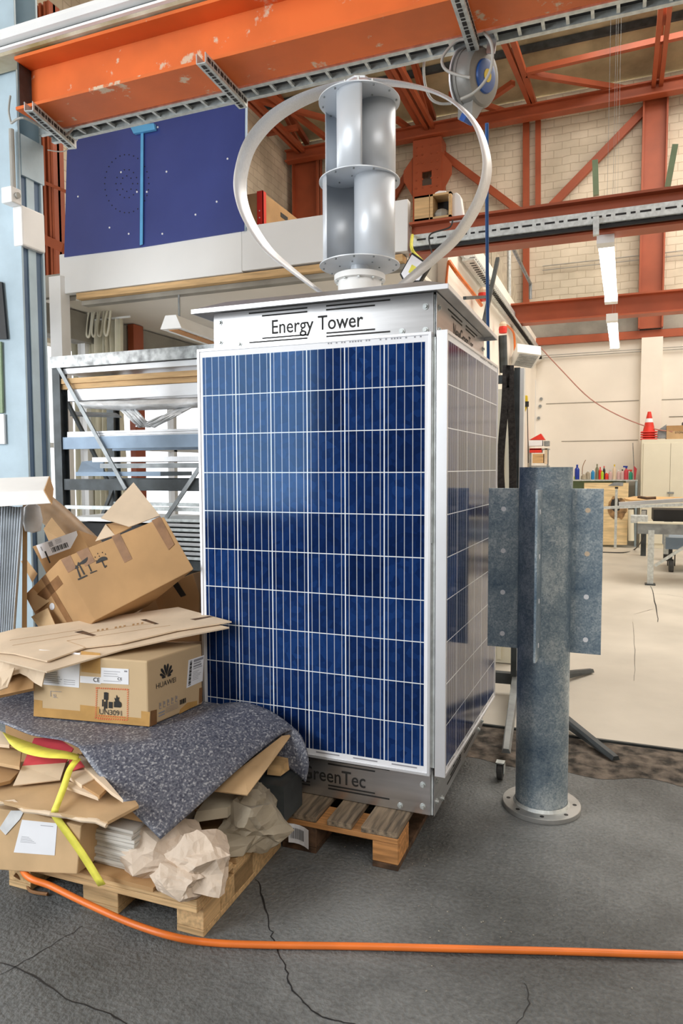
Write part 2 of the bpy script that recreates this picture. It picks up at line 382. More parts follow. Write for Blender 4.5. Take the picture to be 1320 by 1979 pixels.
def dup(root, mtx, label=None, cat=None, group=None):
    r = root.copy(); COL.objects.link(r); r.matrix_basis = mtx
    if label: r['label'] = label
    if group: r['group'] = group
    for ch in list(root.children):
        c = ch.copy(); COL.objects.link(c); c.parent = r
        for g in ch.children:
            d = g.copy(); COL.objects.link(d); d.parent = c
    return r
def smoothpath(pts, n=6):
    pts = [V(p) for p in pts]; out = []
    for i in range(len(pts)-1):
        p0 = pts[max(i-1, 0)]; p1 = pts[i]; p2 = pts[i+1]; p3 = pts[min(i+2, len(pts)-1)]
        for k in range(n):
            t = k/n
            out.append(.5*((2*p1)+(p2-p0)*t+(2*p0-5*p1+4*p2-p3)*t*t+(3*p1-p0-3*p2+p3)*t**3))
    out.append(pts[-1]); return out
# ================================================================ THE SETTING
struct('floor', MB().box(-9, 8, -7, 12, -.1, 0), 'asphalt')
struct('floor_pale_slab', MB().box(-6.1, 8, 1.445, 11.9, -.02, .014), 'slab')
struct('trim_slab_edge', MB().box(-6.1, 8, 1.43, 1.444, -.02, .013), 'dark_steel')
def rough_strip():
    b = MB(); rows = []
    for j in range(22):
        y = .98+.45*j/21; row = []
        for i in range(150):
            x = -.25+4.2*i/149; h = noise.fractal(V((x*9, y*14, 0)), 1, 2, 5)*.016+noise.noise(V((x*40, y*50, 3)))*.004
            e = min(1, j/5)*min(1, (21-j)/2); yy = y-(noise.noise(V((x*3, 0, 5)))*.14 if j < 6 else 0)*(1-j/6)
            row.append((x, yy, .0012+max(-.0, (.006+h))*e))
        rows.append(row)
    b.grid(rows); return b
struct('floor_broken_strip', rough_strip(), 'rough_asphalt', smooth=True)
def crack(name, pts, wd):
    b = MB(); pts = smoothpath(pts, 5); L = []; R = []
    for i, p in enumerate(pts):
        j = noise.noise(V((i*.7, wd*100, 2)))*.012; w2 = wd*(.5+.7*abs(noise.noise(V((i*.9, 5, 1)))))
        q = p+V((j, j*.5, 0)); d = (pts[min(i+1, len(pts)-1)]-pts[max(i-1, 0)]).normalized(); s = V((-d.y, d.x, 0))
        L.append(q+s*w2+V((0, 0, .0011))); R.append(q-s*w2+V((0, 0, .0011)))
    b.grid([L, R]); o = struct(name, b, 'black'); return o
def fl(*pp): return [P(x, y, 'z', 0) for x, y in pp]
crack('floor_crack', fl((497, 1700), (505, 1735), (522, 1790), (528, 1815), (545, 1850), (556, 1890), (580, 1930), (625, 1965), (680, 1979), (720, 1995)), .0035)
crack('floor_crack', fl((0, 1860), (60, 1885), (130, 1930), (200, 1955), (250, 1979)), .0035)
crack('floor_crack', fl((0, 1885), (60, 1850), (120, 1815), (160, 1790)), .002)
crack('floor_crack', fl((1015, 1900), (1020, 1940), (1000, 1979)), .002)
def crack2(pp, wd): 
    o = crack('floor_slab_crack', [p+V((0, 0, .0145)) for p in fl(*pp)], wd)
crack2([(1258, 1135), (1265, 1165), (1272, 1205)], .006)
crack2([(1260, 1150), (1290, 1152), (1325, 1158)], .003)
crack2([(1223, 1205), (1226, 1260), (1226, 1320)], .0018)
crack2([(1225, 1190), (1250, 1183), (1262, 1180)], .0025)
# back wall: plaster below, concrete band, whitewashed brick above
struct('wall_back', MB().box(-.9, 8, 11.85, 12.1, 0, 3.98), 'cream')
struct('wall_back_upper', MB().box(-6.4, 8, 11.86, 12.1, 4.4, 8.6), 'brick')
struct('trim_concrete_band', MB().box(-6.4, 8, 11.83, 12.1, 4.02, 4.4), 'concrete')
struct('trim_wall_girder', MB().box(-.9, 8, 11.74, 11.83, 3.86, 4.0), 'oxide')
struct('trim_pilaster', MB().box(1.0, 1.36, 11.68, 11.85, 0, 3.86), 'cream')
b = MB()
for x0, x1, z in ((-.7, .98, 2.72), (-.4, .98, 1.98), (1.37, 5, 2.72), (1.5, 5, 2.4)): b.box(x0, x1, 11.842, 11.849, z, z+.012)
struct('trim_panel_joints', b, 'concrete')
b = MB()
for z in (3.62, 3.66, 5.3, 5.38): b.tube([(-.8, 11.8, z), (2, 11.79, z+.01), (6, 11.8, z)], .009, 6)
tag(link('wall_cable_run', b, 'grey_hose'), 'thin grey cable pairs running along the back wall', 'cable')
struct('wall_right', MB().box(8, 8.2, -7, 12, 0, 10.5), 'cream')
struct('wall_front', MB().box(-9, 8.2, -7.2, -7, 0, 10.5), 'concrete')
# left: window wall under the mezzanine, upper brick wall further out
struct('wall_left_upper', MB().box(-6.4, -6.2, -7, 11.9, 3.1, 9.4), 'brick')
struct('wall_left_sill', MB().box(-4.9, -4.7, 2.0, 11.85, 0, .75), 'cream')
struct('trim_lintel', MB().box(-4.9, -4.7, 2.0, 11.85, 2.84, 3.14), 'concrete')
b = MB()
for y in np.arange(2.0, 11.9, 1.6): b.box(-4.86, -4.76, y, y+.07, .75, 2.84)
b.box(-4.86, -4.76, 2.0, 11.85, 1.7, 1.75)
struct('window_1', b, 'white')
struct('window_2', MB().box(-4.82, -4.815, 2.0, 11.85, .75, 2.84), 'glass')
struct('wall_left_front', MB().box(-6.4, -6.2, -7, 2.0, 0, 1.2), 'concrete')
b = MB()
for y in np.arange(-6, 2, 1.5): b.box(-6.36, -6.26, y, y+.06, 1.2, 3.1)
struct('window_3', b, 'white')
struct('window_4', MB().box(-6.32, -6.315, -7, 2.0, 1.2, 3.1), 'glass')
# room under the mezzanine
struct('wall_mezzanine_back', MB().box(-6.2, -.9, 11.7, 11.85, 0, 3.2), 'white')
struct('ceiling_mezzanine', MB().box(-6.2, -1.0, 3.12, 11.85, 3.16, 3.2), 'cream')
struct('floor_mezzanine', MB().box(-6.2, -1.0, 3.05, 11.85, 3.2, 3.42), 'concrete')
b = MB().box(-1.05, -.9, 4.15, 11.85, 0, 4.02)
struct('wall_mezzanine_side', b, 'cream')
struct('wall_mezzanine_front', MB().box(-1.95, -1.05, 4.15, 4.3, 0, 3.16), 'cream')
tag(link('white_fascia_board', MB().box(-4.48, -2.45, 2.96, 3.04, 3.19, 3.57), 'fascia', bevel=.004), 'long white fascia board below the dark blue panels, left length', 'board')
tag(link('white_fascia_board', MB().box(-2.448, -1.52, 2.96, 3.04, 3.2, 3.575), 'fascia', bevel=.004), 'white fascia board on the gallery edge behind the turbine', 'board')
tag(link('white_fascia_board', MB().box(-1.51, -.95, 2.96, 3.04, 3.2, 3.6), 'fascia', bevel=.004), 'short white fascia board right of the turbine beside the crate', 'board')
struct('trim_gallery_timber', MB().box(-4.3, -1.0, 2.98, 3.1, 3.13, 3.185), 'timber')
struct('trim_gallery_edge', MB().box(-4.3, -1.0, 3.05, 3.14, 3.085, 3.128), 'concrete')
# roof
def roof():
    b = MB(); pr = [(11.9, 8.62), (11.9, 8.72), (3, 10.7), (-7, 8.6), (-7, 8.5), (3, 10.6)]
    b.extr(pr, -6.4, 8.2); return b
struct('ceiling', roof(), 'roofm')
b = MB()
for y in (10.6, 9.0, 7.4, 5.8, 4.2):
    z = 8.62+(11.9-y)*(1.98/8.9); b.bar((-6.2, y, z-.07), (8, y, z-.07), .07, .12)
struct('trim_purlins', b, 'dark_steel')
# main trusses along y, one per column line
def truss(x, i):
    b = MB(); zb = 8.2
    b.bar((x-.06, 11.7, zb), (x-.06, -6.8, zb), .07, .1); b.bar((x+.06, 11.7, zb), (x+.06, -6.8, zb), .07, .1)
    ys = [11.6, 9.6, 7.4, 5.2, 3, .8, -1.4, -3.6, -6]
    top = lambda y: (8.62+(11.9-y)*(1.98/8.9) if y > 3 else 10.6-(3-y)*.21)-.16
    b.bar((x, 11.7, top(11.7)), (x, 3, top(3)), .1, .1); b.bar((x, 3, top(3)), (x, -6.8, top(-6.8)), .1, .1)
    for k, y in enumerate(ys[:-1]):
        b.bar((x, y, zb), (x, ys[k+1], top(ys[k+1])), .06, .06); b.bar((x, ys[k+1], top(ys[k+1])), (x, ys[k+1], zb), .05, .05)
    return tag(link('roof_truss', b, 'oxide'), ['red oxide roof truss above the right wall column', 'red oxide roof truss above the bolted plate column behind the turbine', 'red oxide roof truss in the dark far left bay'][i], 'truss')
for i, x in enumerate((1.15, -2.95, -5.75)): truss(x, i)
b = MB()
def zb(p, q, z=8.28, w=.09): b.bar(P(*p, 'z', z), P(*q, 'z', z), w, .09)
for p, q in (((965, 60), (1036, 225)), ((986, 60), (1042, 228)), ((1018, 138), (1320, 68)), ((1018, 142), (1268, 182)), ((1270, 180), (1330, 150)),
             ((832, 270), (992, 160)), ((818, 268), (765, 230)), ((814, 276), (760, 260)), ((822, 262), (735, 110)),
             ((507, 173), (630, 266)), ((480, 188), (632, 230)), ((515, 258), (575, 246)), ((480, 283), (590, 320)), ((1030, 235), (870, 180)), ((600, 120), (680, 190))): zb(p, q)
tag(link('roof_wind_bracing', b, 'oxide'), 'red oxide horizontal bracing members fanning out under the roof boards', 'bracing')
b = MB(); b.ibeam((-6.1, 11.4, 8.13), (7.9, 11.4, 8.13), .2, .24, .03, .02)
tag(link('eave_girder', b, 'oxide'), 'red oxide girder along the top of the brick wall', 'girder')
# wall columns and braces
def wallcol(x, wd, z0, lab):
    b = MB(); b.box(x-wd/2, x-wd/2+.03, 11.55, 11.82, z0, 8.2); b.box(x+wd/2-.03, x+wd/2, 11.55, 11.82, z0, 8.2); b.box(x-wd/2, x+wd/2, 11.66, 11.69, z0, 8.2)
    return tag(link('wall_column', b, 'oxide'), lab, 'column')
wallcol(1.14, .42, 4.02, 'wide red oxide column on the brick wall above the pale pilaster')
wallcol(-5.75, .6, 3.45, 'red oxide column in the dark far left corner above the gallery')
def platecol():
    t = thing('plate_column', 'red oxide built-up column with rectangular holes and bolted gusset plates', 'column', (-2.95, 11.6, 3.42))
    b = MB(); y0, y1 = 11.4, 11.44; x0, x1 = P(798, 330, 'y', y0).x, P(853, 330, 'y', y0).x; xa_, xb_ = x0+(x1-x0)*.32, x0+(x1-x0)*.66; zz_ = [P(825, p_, 'y', y0).z for p_ in (358, 331, 395, 378)]
    zs = [3.42, 5.2, 5.75, 6.35, 6.9, 8.2]
    b.box(x0, xa_, y0, y1, 3.42, 8.0); b.box(xb_, x1, y0, y1, 3.42, 8.0)
    for a, c in ((3.42, zz_[2]), (zz_[3], zz_[0]), (zz_[1], 8.0)): b.box(xa_, xb_, y0, y1, a, c)
    b.box(x0, x0+.04, y1, 11.8, 3.42, 8.0); b.box(x1-.04, x1, y1, 11.8, 3.42, 8.0)
    link('column_shaft', b, 'oxide', t)
    for s, xx in ((-1, x0), (1, x1)):
        b = MB(); b.poly([(xx, 11.42, 7.7), (xx+s*.2, 11.42, 7.45), (xx+s*.2, 11.42, 7.25), (xx, 11.42, 6.9)], .03); link('gusset_plate', b, 'oxide', t)
    b = MB()
    for x in (x0+.08, x0+.2, x1-.2, x1-.08):
        for z in np.arange(6.9, 7.9, .16): b.lathe((x, 11.395, z), [(.018, -.01), (.018, .006)], 8, 'y')
    link('rivets', b, 'oxide', t)
platecol()
def brace(p, q, y, lab, w=.1, rz=0):
    b = MB(); b.bar(P(*p, 'y', y), P(*q, 'y', y), w, w*.6, (0, 1, 0)); tag(link('wall_brace', b, 'oxide'), lab, 'brace')
brace((1258, 200), (1066, 398), 11.75, 'diagonal red brace descending left from the right wall column', .14)
brace((856, 298), (1006, 410), 11.72, 'diagonal red brace descending right from the bolted plate column', .13)
brace((798, 318), (750, 400), 11.72, 'short diagonal red brace left of the bolted plate column', .13)
brace((1017, 238), (1017, 640), 11.79, 'slim red upright on the brick wall, left of a close pair', .12)
brace((1040, 232), (1040, 420), 11.74, 'slim red upright on the brick wall, right of a close pair', .1)
# ---------------------------------------------------------------- beams across the hall
t = thing('cross_beam', 'rust red I beam leaving the gallery edge to the right, carrying a cable channel', 'beam', (3.5, 3.05, 3.16))
b = MB(); b.ibeam((-.94, 3.05, 3.29), (8, 3.05, 3.29), .16, .26, .018, .012); link('beam_section', b, 'oxide', t)
def slotted(name, a, c, w, h, lab, cat, parent=None, pitch=.08, sf=.42):
    """perforated galvanised U channel from a to c, slots as darker plates"""
    a, c = V(a), V(c); d = (c-a).normalized(); x = d.cross(V((0, 0, 1))).normalized()
    if parent is None:
        t = thing(name, lab, cat, a); pn = 'channel'
    else: t = parent; pn = 'cable_channel'
    b = MB(); b.bar(a-V((0, 0, h/2)), c-V((0, 0, h/2)), w, .004); 
    for s in (-1, 1): b.bar(a+x*s*w/2, c+x*s*w/2, .004, h)
    o = link(pn, b, 'galv_l', t)
    b = MB(); L = (c-a).length; k = 0; s0 = pitch*.5
    while s0 < L-pitch*.4:
        q = a+d*s0; hh = h*sf; ww = pitch*(.45 if k % 2 == 0 else .2)
        for s in (-1, 1): b.bar(q+x*s*(w/2+.003)-d*ww/2, q+x*s*(w/2+.003)+d*ww/2, .002, hh)
        b.bar(q-V((0, 0, h/2+.003))-d*ww/2, q-V((0, 0, h/2+.003))+d*ww/2, w*.4, .002)
        s0 += pitch*.5; k += 1
    so = link('slots', b, 'black', o if parent is None else t); so['kind'] = 'stuff'; return t
slotted('x', (-.9, 2.93, 3.25), (6, 2.93, 3.25), .07, .085, '', '', t, .16, .16)
b = MB(); b.box(-.9, 6, 2.92, 2.945, 3.18, 3.205); link('cable_bundle', b, 'black', t)
t = thing('cross_beam', 'rust red I beam deeper in the hall resting on the gallery side wall', 'beam', (3.5, 8.4, 3.6))
b = MB(); b.ibeam((-.92, 8.4, 3.77), (8, 8.4, 3.77), .24, .30, .024, .014); link('beam_section', b, 'oxide', t)
link('bearing_block', MB().box(-1.0, -.93, 8.25, 8.55, 3.57, 3.92), 'white', t)
# orange crane beam, near
t = thing('crane_beam', 'bright orange painted steel beam across the top left with scuffed web', 'beam', (.6, .5, 3.4))
b = MB(); b.ibeam((-2.34, .52, 3.495), (3.4, .52, 3.495), .24, .27, .016, .014); link('beam_section', b, 'orange', t)
link('end_plate', MB().box(-2.352, -2.341, .43, .62, 3.37, 3.62), 'dark_steel', t)
t = thing('crane_runway', 'cream and gold stained crane runway casing above the orange beam', 'runway', (.5, .3, 3.68))
b = MB(); b.extr([(.505, 3.638), (.385, 3.638), (.375, 3.646), (.375, 3.72), (.505, 3.72)], -4.2, 4.0); link('casing', b, 'crane', t)
b = MB(); b.extr([(.374, 3.648), (.355, 3.65), (.355, 3.662), (.374, 3.664)], -4.2, 4); b.extr([(.374, 3.672), (.33, 3.68), (.315, 3.70), (.315, 3.718), (.374, 3.72)], -4.2, 4)
link('conductor_rail', b, 'white', t)
b = MB(); b.box(-4.2, 4, .362, .3745, 3.665, 3.671); link('rail_gap', b, 'dark_steel', t)
# blue steel column carrying it
t = thing('crane_column', 'pale blue painted H section column at the left edge carrying the orange beam', 'column', (-2.68, .78, 0))
b = MB(); X0, X1 = -2.80, -2.455; Y0, Y1 = .52, .69
b.box(X0, X1, Y0, Y0+.014, 0, 5.5); b.box(X0, X1, Y1-.016, Y1, 0, 5.5); b.box((X0+X1)/2-.01, (X0+X1)/2+.01, Y0+.014, Y1-.016, 0, 5.5)
link('column_section', b, 'steel_blue', t, bevel=.003)
link('side_channel', MB().box(-2.53, -2.468, Y0+.018, Y1-.02, 0, 3.2), 'steel_blue_dark', t)
link('stiffener', MB().box(-2.467, -2.461, .575, .630, 0, 3.18), 'steel_blue', t)
link('head_plate', MB().box(-2.54, -2.452, Y0+.016, Y1+.01, 3.1, 3.32), 'steel_blue', t)
b = MB(); b.box(-2.505, -2.437, Y0-.008, Y1-.01, 2.71, 2.93); link('cover_box', b, 'white', t, bevel=.01)
b = MB(); b.box(-3.2, X0-.001, Y0+.03, Y1-.03, 2.55, 3.1); link('side_bracket', b, 'steel_blue', t)
b = MB(); b.poly([P(-20, 540, 'y', .5), P(3, 545, 'y', .5), P(13, 655, 'y', .5), P(-20, 655, 'y', .5)], .012, (0, -1, 0)); link('dark_plate', b, 'black', t)
b = MB(); b.poly([P(-20, 660, 'y', .5), P(1, 660, 'y', .5), P(5, 798, 'y', .5), P(-20, 798, 'y', .5)], .012, (0, -1, 0)); link('green_panel', b, 'green', t)
b = MB(); b.poly([P(-20, 800, 'y', .5), P(7, 800, 'y', .5), P(9, 858, 'y', .5), P(-20, 858, 'y', .5)], .012, (0, -1, 0)); link('white_plate', b, 'white', t)
b = MB(); b.tube([P(22, 250, 'y', .49), P(26, 370, 'y', .49)], .014, 10); b.tube(smoothpath([P(20, 185, 'y', .48), P(17, 215, 'y', .47), P(22, 240, 'y', .49)]), .005, 8)
tag(link('conduit_pipe', b, 'grey_hose'), 'grey conduit pipe running down the blue column', 'pipe')
b = MB(); c1 = P(22, 380, 'y', .48); b.cbox(c1, .075, .07, .085)
t = thing('junction_box', 'small white junction box on the blue column', 'box', c1); link('box_body', b, 'white', t, bevel=.006)
b = MB(); b.lathe(c1+V((.04, -.0, 0)), [(.016, -.01), (.016, .012)], 12, 'x'); link('gland', b, 'grey_hose', t)
# cable brackets and cable ladder below the orange beam
slotted('bracket_channel', P(55, 205, 'z', 3.325), P(140, 280, 'z', 3.325), .045, .045, 'short perforated bracket channel at the left end of the orange beam', 'bracket', pitch=.06)
slotted('bracket_channel', P(388, 112, 'z', 3.325), P(470, 200, 'z', 3.325), .045, .045, 'perforated bracket channel in front of the dark blue panels', 'bracket', pitch=.06)
slotted('bracket_channel', P(878, -30, 'z', 3.325), P(915, 88, 'z', 3.325), .045, .045, 'perforated bracket channel holding the hose reel', 'bracket', pitch=.06)
t = thing('cable_ladder', 'galvanised cable ladder running under the rear edge of the orange beam', 'cable ladder', (.3, .72, 3.4))
b = MB(); b.bar((-2.45, .68, 3.385), (3.4, .68, 3.385), .026, .04); link('rail', b, 'galv_l', t)
b = MB(); b.bar((-2.45, .775, 3.385), (3.4, .775, 3.385), .026, .04); link('rail', b, 'galv_l', t)
for i in range(58):
    x = -2.3+i*.1; b = MB(); b.bar((x, .694, 3.375), (x, .761, 3.375), .014, .012); link('rung', b, 'galv_l', t)
b = MB(); b.box(-2.45, 3.4, .70, .755, 3.39, 3.41); link('black_cables', b, 'black', t)
b = MB(); b.tube(smoothpath([P(22, 238, 'z', 3.3), P(45, 228, 'z', 3.31), P(85, 248, 'z', 3.31), P(120, 265, 'z', 3.31), P(145, 245, 'z', 3.37)]), .006, 8)
tag(link('grey_cable', b, 'grey_hose'), 'grey cable looping from the blue column to the cable ladder', 'cable')
b = MB(); b.tube(smoothpath([P(92, 290, 'y', 1.6), P(125, 292, 'y', 1.7), P(150, 270, 'y', 1.8)]), .004, 6)
tag(link('thin_white_cable', b, 'grey_hose'), 'thin pale cable hanging beside the left end of the dark blue panels', 'cable')
# tray along the side wall
t = thing('wall_cable_tray', 'long galvanised cable tray along the cream gallery side wall', 'cable tray', (-.83, 8, 3.5))
b = MB(); b.bar((-.86, 4.6, 3.68), (-.86, 11.8, 3.76), .03, .17); link('side_plate', b, 'galv_l', t)
b = MB(); b.bar((-.80, 4.6, 3.56), (-.80, 11.8, 3.60), .12, .02); link('bottom_plate', b, 'galv_l', t)
b = MB()
for i in range(80): b.bar((-.78, 4.7+i*.085, 3.57), (-.78, 4.73+i*.085, 3.585), .05, .06)
link('cable_ties', b, 'black', t)
b = MB(); b.tube(smoothpath([P(868, 505, 'x', -.88), P(885, 530, 'x', -.80), P(915, 568, 'x', -.80), P(930, 590, 'x', -.82)]), .02, 8)
tag(link('orange_cable', b, 'hose'), 'thick orange cable under the start of the wall cable tray', 'cable')
b = MB(); b.tube([P(866, 508, 'y', 4.12), P(861, 560, 'y', 4.12)], .011, 8)
tag(link('orange_cable', b, 'hose'), 'vertical orange cable at the corner of the gallery wall', 'cable')
b = MB(); b.tube(smoothpath([P(978, 628, 'x', -.85), P(993, 645, 'x', -.84), P(995, 690, 'x', -.84)]), .016, 8)
tag(link('orange_cable', b, 'hose'), 'orange cable dropping from the wall tray above the heater', 'cable')
for (px, py, lab) in ((933, 572, 'red and cream socket outlet on the wall tray, nearer of two'), (972, 636, 'red and cream socket outlet on the wall tray, farther of two')):
    c = P(px, py, 'x', -.78); t = thing('socket_outlet', lab, 'socket', c)
    b = MB(); b.lathe(c, [(.05, -.05), (.055, .0), (.05, .03)], 14); link('socket_body', b, 'red', t)
    b = MB(); b.lathe(c+V((0, 0, .03)), [(.045, .001), (.05, .03), (.03, .06)], 14); link('socket_cap', b, 'card_l', t)
b = MB(); b.bar(P(962, 500, 'x', -.7), P(935, 625, 'x', -.7), .04, .04); tag(link('strut', b, 'dark_steel'), 'dark steel strut leaning past the blue hose', 'strut')
b = MB(); b.bar(P(898, 576, 'x', -.7), P(938, 574, 'x', -.7), .03, .03); tag(link('strut', b, 'dark_steel'), 'short horizontal dark strut above the tower roof edge', 'strut')
b = MB(); p0 = P(974, 650, 'x', -.75); b.cyl(P(972, 648, 'x', -.845), P(974, 720, 'x', -.845), .052, 14)
tag(link('black_pipe', b, 'dark_steel'), 'short vertical black pipe below the farther wall socket', 'pipe')
# infrared heater / louvred lamp on the wall
t = thing('wall_heater', 'white louvred heater lamp angled off the gallery side wall', 'heater', P(1010, 700, 'y', 8))
q = [P(1000, 680, 'y', 7.9), P(1046, 686, 'y', 7.9), P(1030, 712, 'y', 8.25), P(988, 706, 'y', 8.25)]
b = MB(); top = [p+V((-.02, .12, .14)) for p in q]; b.hexa([q[0], q[1], q[2], q[3], top[0], top[1], top[2], top[3]]); link('housing', b, 'white', t)
b = MB()
for k in range(9):
    f = .1+k*.1; a = q[0].lerp(q[3], f); c = q[1].lerp(q[2], f); b.bar(a.lerp(c, .1)-V((0, .012, .015)), a.lerp(c, .9)-V((0, .012, .015)), .012, .012)
link('louvre', b, 'steel_grey', t)
# hanging strip lights
def strip(p, q, lab, n=0):
    a, c = P(*p, 'z', 3.14), P(*q, 'z', 3.14); t = thing('strip_light', lab, 'light', a, 'strip lights in a row'); 
    d = (c-a).normalized()
    b = MB(); b.bar(a, c, .11, .07); link('lit_diffuser', b, 'light_on', t, bevel=.02)
    b = MB(); b.bar(a-d*.12, a, .12, .08); b.bar(c, c+d*.12, .12, .08); b.bar(a+V((0, 0, .05)), c+V((0, 0, .05)), .1, .03); link('end_cap', b, 'white', t)
    b = MB(); b.tube([a+d*.1, a+d*.1+V((0, 0, 5.0))], .0012, 5); b.tube([c-d*.1, c-d*.1+V((0, 0, 5.0))], .0012, 5); link('suspension_wires', b, 'steel_grey', t)
strip((1171, 468), (1181, 575), 'lit fluorescent strip light, the near one of two in a line')
strip((1183, 617), (1188, 668), 'lit fluorescent strip light, the far small one of two in a line')
b = MB(); b.bar(P(1152, 420, 'y', 2.86), P(1152, 455, 'y', 2.86), .04, .04, (0, 1, 0)); tag(link('light_hanger', b, 'galv_l'), 'perforated hanger beside the near strip light', 'bracket')
b = MB(); b.tube(smoothpath([P(1045, 672, 'y', 11.6), P(1085, 715, 'y', 11.55), P(1140, 770, 'y', 11.5), P(1200, 805, 'y', 11.4), P(1262, 828, 'y', 11.35), P(1300, 834, 'y', 11.3)]), .012, 6)
tag(link('hanging_red_cable', b, mat('dull_red_cable', (.45, .2, .15), .5)), 'thin reddish cable sagging across the back wall to the cabinet top', 'cable')
for p, q, lab in (((1150, 310), (1152, 378), 'pale green steel bracket upright on the cross beam, left one'), ((1305, 280), (1290, 362), 'pale green steel bracket upright on the cross beam, right one')):
    b = MB(); b.bar(P(*p, 'y', 3.1), P(*q, 'y', 3.1), .04, .03); tag(link('beam_bracket', b, 'green'), lab, 'bracket')
# handrail on the gallery side
t = thing('handrail', 'grey steel handrail frame on top of the gallery side wall', 'railing', P(984, 570, 'x', -.95))
b = MB(); b.tube([P(984, 462, 'x', -.95), P(984, 572, 'x', -.95)], .03, 8); link('post', b, 'galv_l', t)
b = MB(); b.tube([P(987, 470, 'x', -.95), P(1025, 548, 'x', -.95), P(1025, 578, 'x', -.95)], .03, 8); link('rail', b, 'steel_grey', t)
b = MB(); b.grid([[P(950+i*8+noise.noise(V((i, j, 0)))*5, 470+i*14+j*16, 'x', -.98-.02*noise.noise(V((i, j, 3)))*5) for i in range(7)] for j in range(4)])
tag(link('dust_sheet', b, 'kraft_g', solid=.01), 'grey brown dust sheet slumped over the gallery parapet', 'sheet')
# ================================================================ ENERGY TOWER
T = thing('energy_tower', 'silver box tower clad with blue solar panels and a twin-stage wind rotor on top', 'energy tower', (-.465, .52, .144))
BX0, BX1, BY0, BY1 = -.935, -.005, .045, 1.0
b = MB(); b.box(BX0+.02, BX1-.02, BY0+.02, BY1-.02, .2, 2.1); link('inner_body', b, 'dark_steel', T)
b = MB()
for x in (BX0+.015, BX1-.005):
    for y in (BY0+.01, BY1-.02): b.box(x-.012, x+.012, y-.008, y+.012, .147, 2.11)
link('corner_posts', b, 'galv_l', T)
def sheet(axis, c, a0, a1, z0, z1, words, tz):
    """thin stainless cover with stencil-cut words and slots"""
    b = MB(); th = .003
    if axis == 'y': b.box(a0, a1, c-th, c, z0, z1)
    else: b.box(c, c+th, a0, a1, z0, z1)
    s = link('cladding_sheet', b, 'sheet', T, bevel=.001)
    mid = (a0+a1)/2
    def pt(a, z): return V((a, c-th, z)) if axis == 'y' else V((c+th, a, z))
    xd = V((1, 0, 0)) if axis == 'y' else V((0, 1, 0)); up = V((0, 0, 1))
    b = MB(); b.text(words, .079, pt(mid+(-.005), tz-.004), xd, up, .0012, sx=.86, bold=.0007); o = link('stencil_lettering', b, 'blackp', s)
    b = MB(); nd = xd.cross(up)
    for sg in (-1, 1):
        for (r0, r1, zz) in ((.04, .30, tz-.055), (.04, .24, tz-.042), (.04, .30, tz+.062), (.04, .24, tz+.047)):
            a = mid+sg*r0; e = mid+sg*r1
            pass
            b.bar(pt(a, zz)+nd*.0006, pt(e, zz)+nd*.0006, .0012, .0055, up) if False else b.poly([pt(min(a, e), zz-.003)+nd*.0012, pt(max(a, e), zz-.003)+nd*.0012, pt(max(a, e), zz+.003)+nd*.0012, pt(min(a, e), zz+.003)+nd*.0012], .001)
    link('vent_slots', b, 'blackp', s)
    for a, z in ((a0+.03, tz-.045), (a0+.03, tz+.035), (a1-.03, tz-.06), (a1-.03, tz+.025), (a0+.12, tz-.058 if z0 > 1 else .165), (a1-.12, tz-.058 if z0 > 1 else .165)):
        pass
        bb = MB(); q = pt(a, z); e = nd
        bb.cyl(q, q+e*.003, .0115, 16); bb.cyl(q+e*.003, q+e*.009, .0065, 6)
        link('bolt', bb, 'galv_l', T)
sheet('y', BY0, BX0, BX1+.002, 1.86, 2.118, 'Energy Tower', 2.043)
sheet('x', BX1+.012, BY0-.005, BY1, 1.86, 2.116, 'NewGreenTec', 2.03)
sheet('y', BY0, BX0, BX1-.002, .147, .42, 'NewGreenTec', .238)
sheet('x', BX1+.012, BY0-.004, BY1+.06, .147, .42, 'Energy Tower', .238)
b = MB(); b.box(BX0, BX0+.003, BY0, BY1, .15, 2.11); b.box(BX0, BX1, BY1-.003, BY1, .15, 2.11); link('rear_sheets', b, 'sheet', T)
# roof: shallow hipped cap with a bright lip
rx0, rx1, ry0, ry1, rz = -.985, .07, -.045, 1.03, 2.112
b = MB(); i_ = .10
b.hexa([(rx0, ry0, rz+.008), (rx1, ry0, rz+.008), (rx1, ry1, rz+.008), (rx0, ry1, rz+.008), (rx0+i_, ry0+i_, rz+.052), (rx1-i_, ry0+i_, rz+.052), (rx1-i_, ry1-i_, rz+.052), (rx0+i_, ry1-i_, rz+.052)])
rf = link('roof_cap', b, mat('roof_sheet_metal', (.46, .46, .47), .42, .7, var=.05), T)
b = MB()
for a, c in (((rx0, ry0), (rx1, ry0)), ((rx1, ry0), (rx1, ry1)), ((rx1, ry1), (rx0, ry1)), ((rx0, ry1), (rx0, ry0))): b.bar((*a, rz), (*c, rz), .004, .017)
link('roof_lip', b, 'alu_frame', rf)
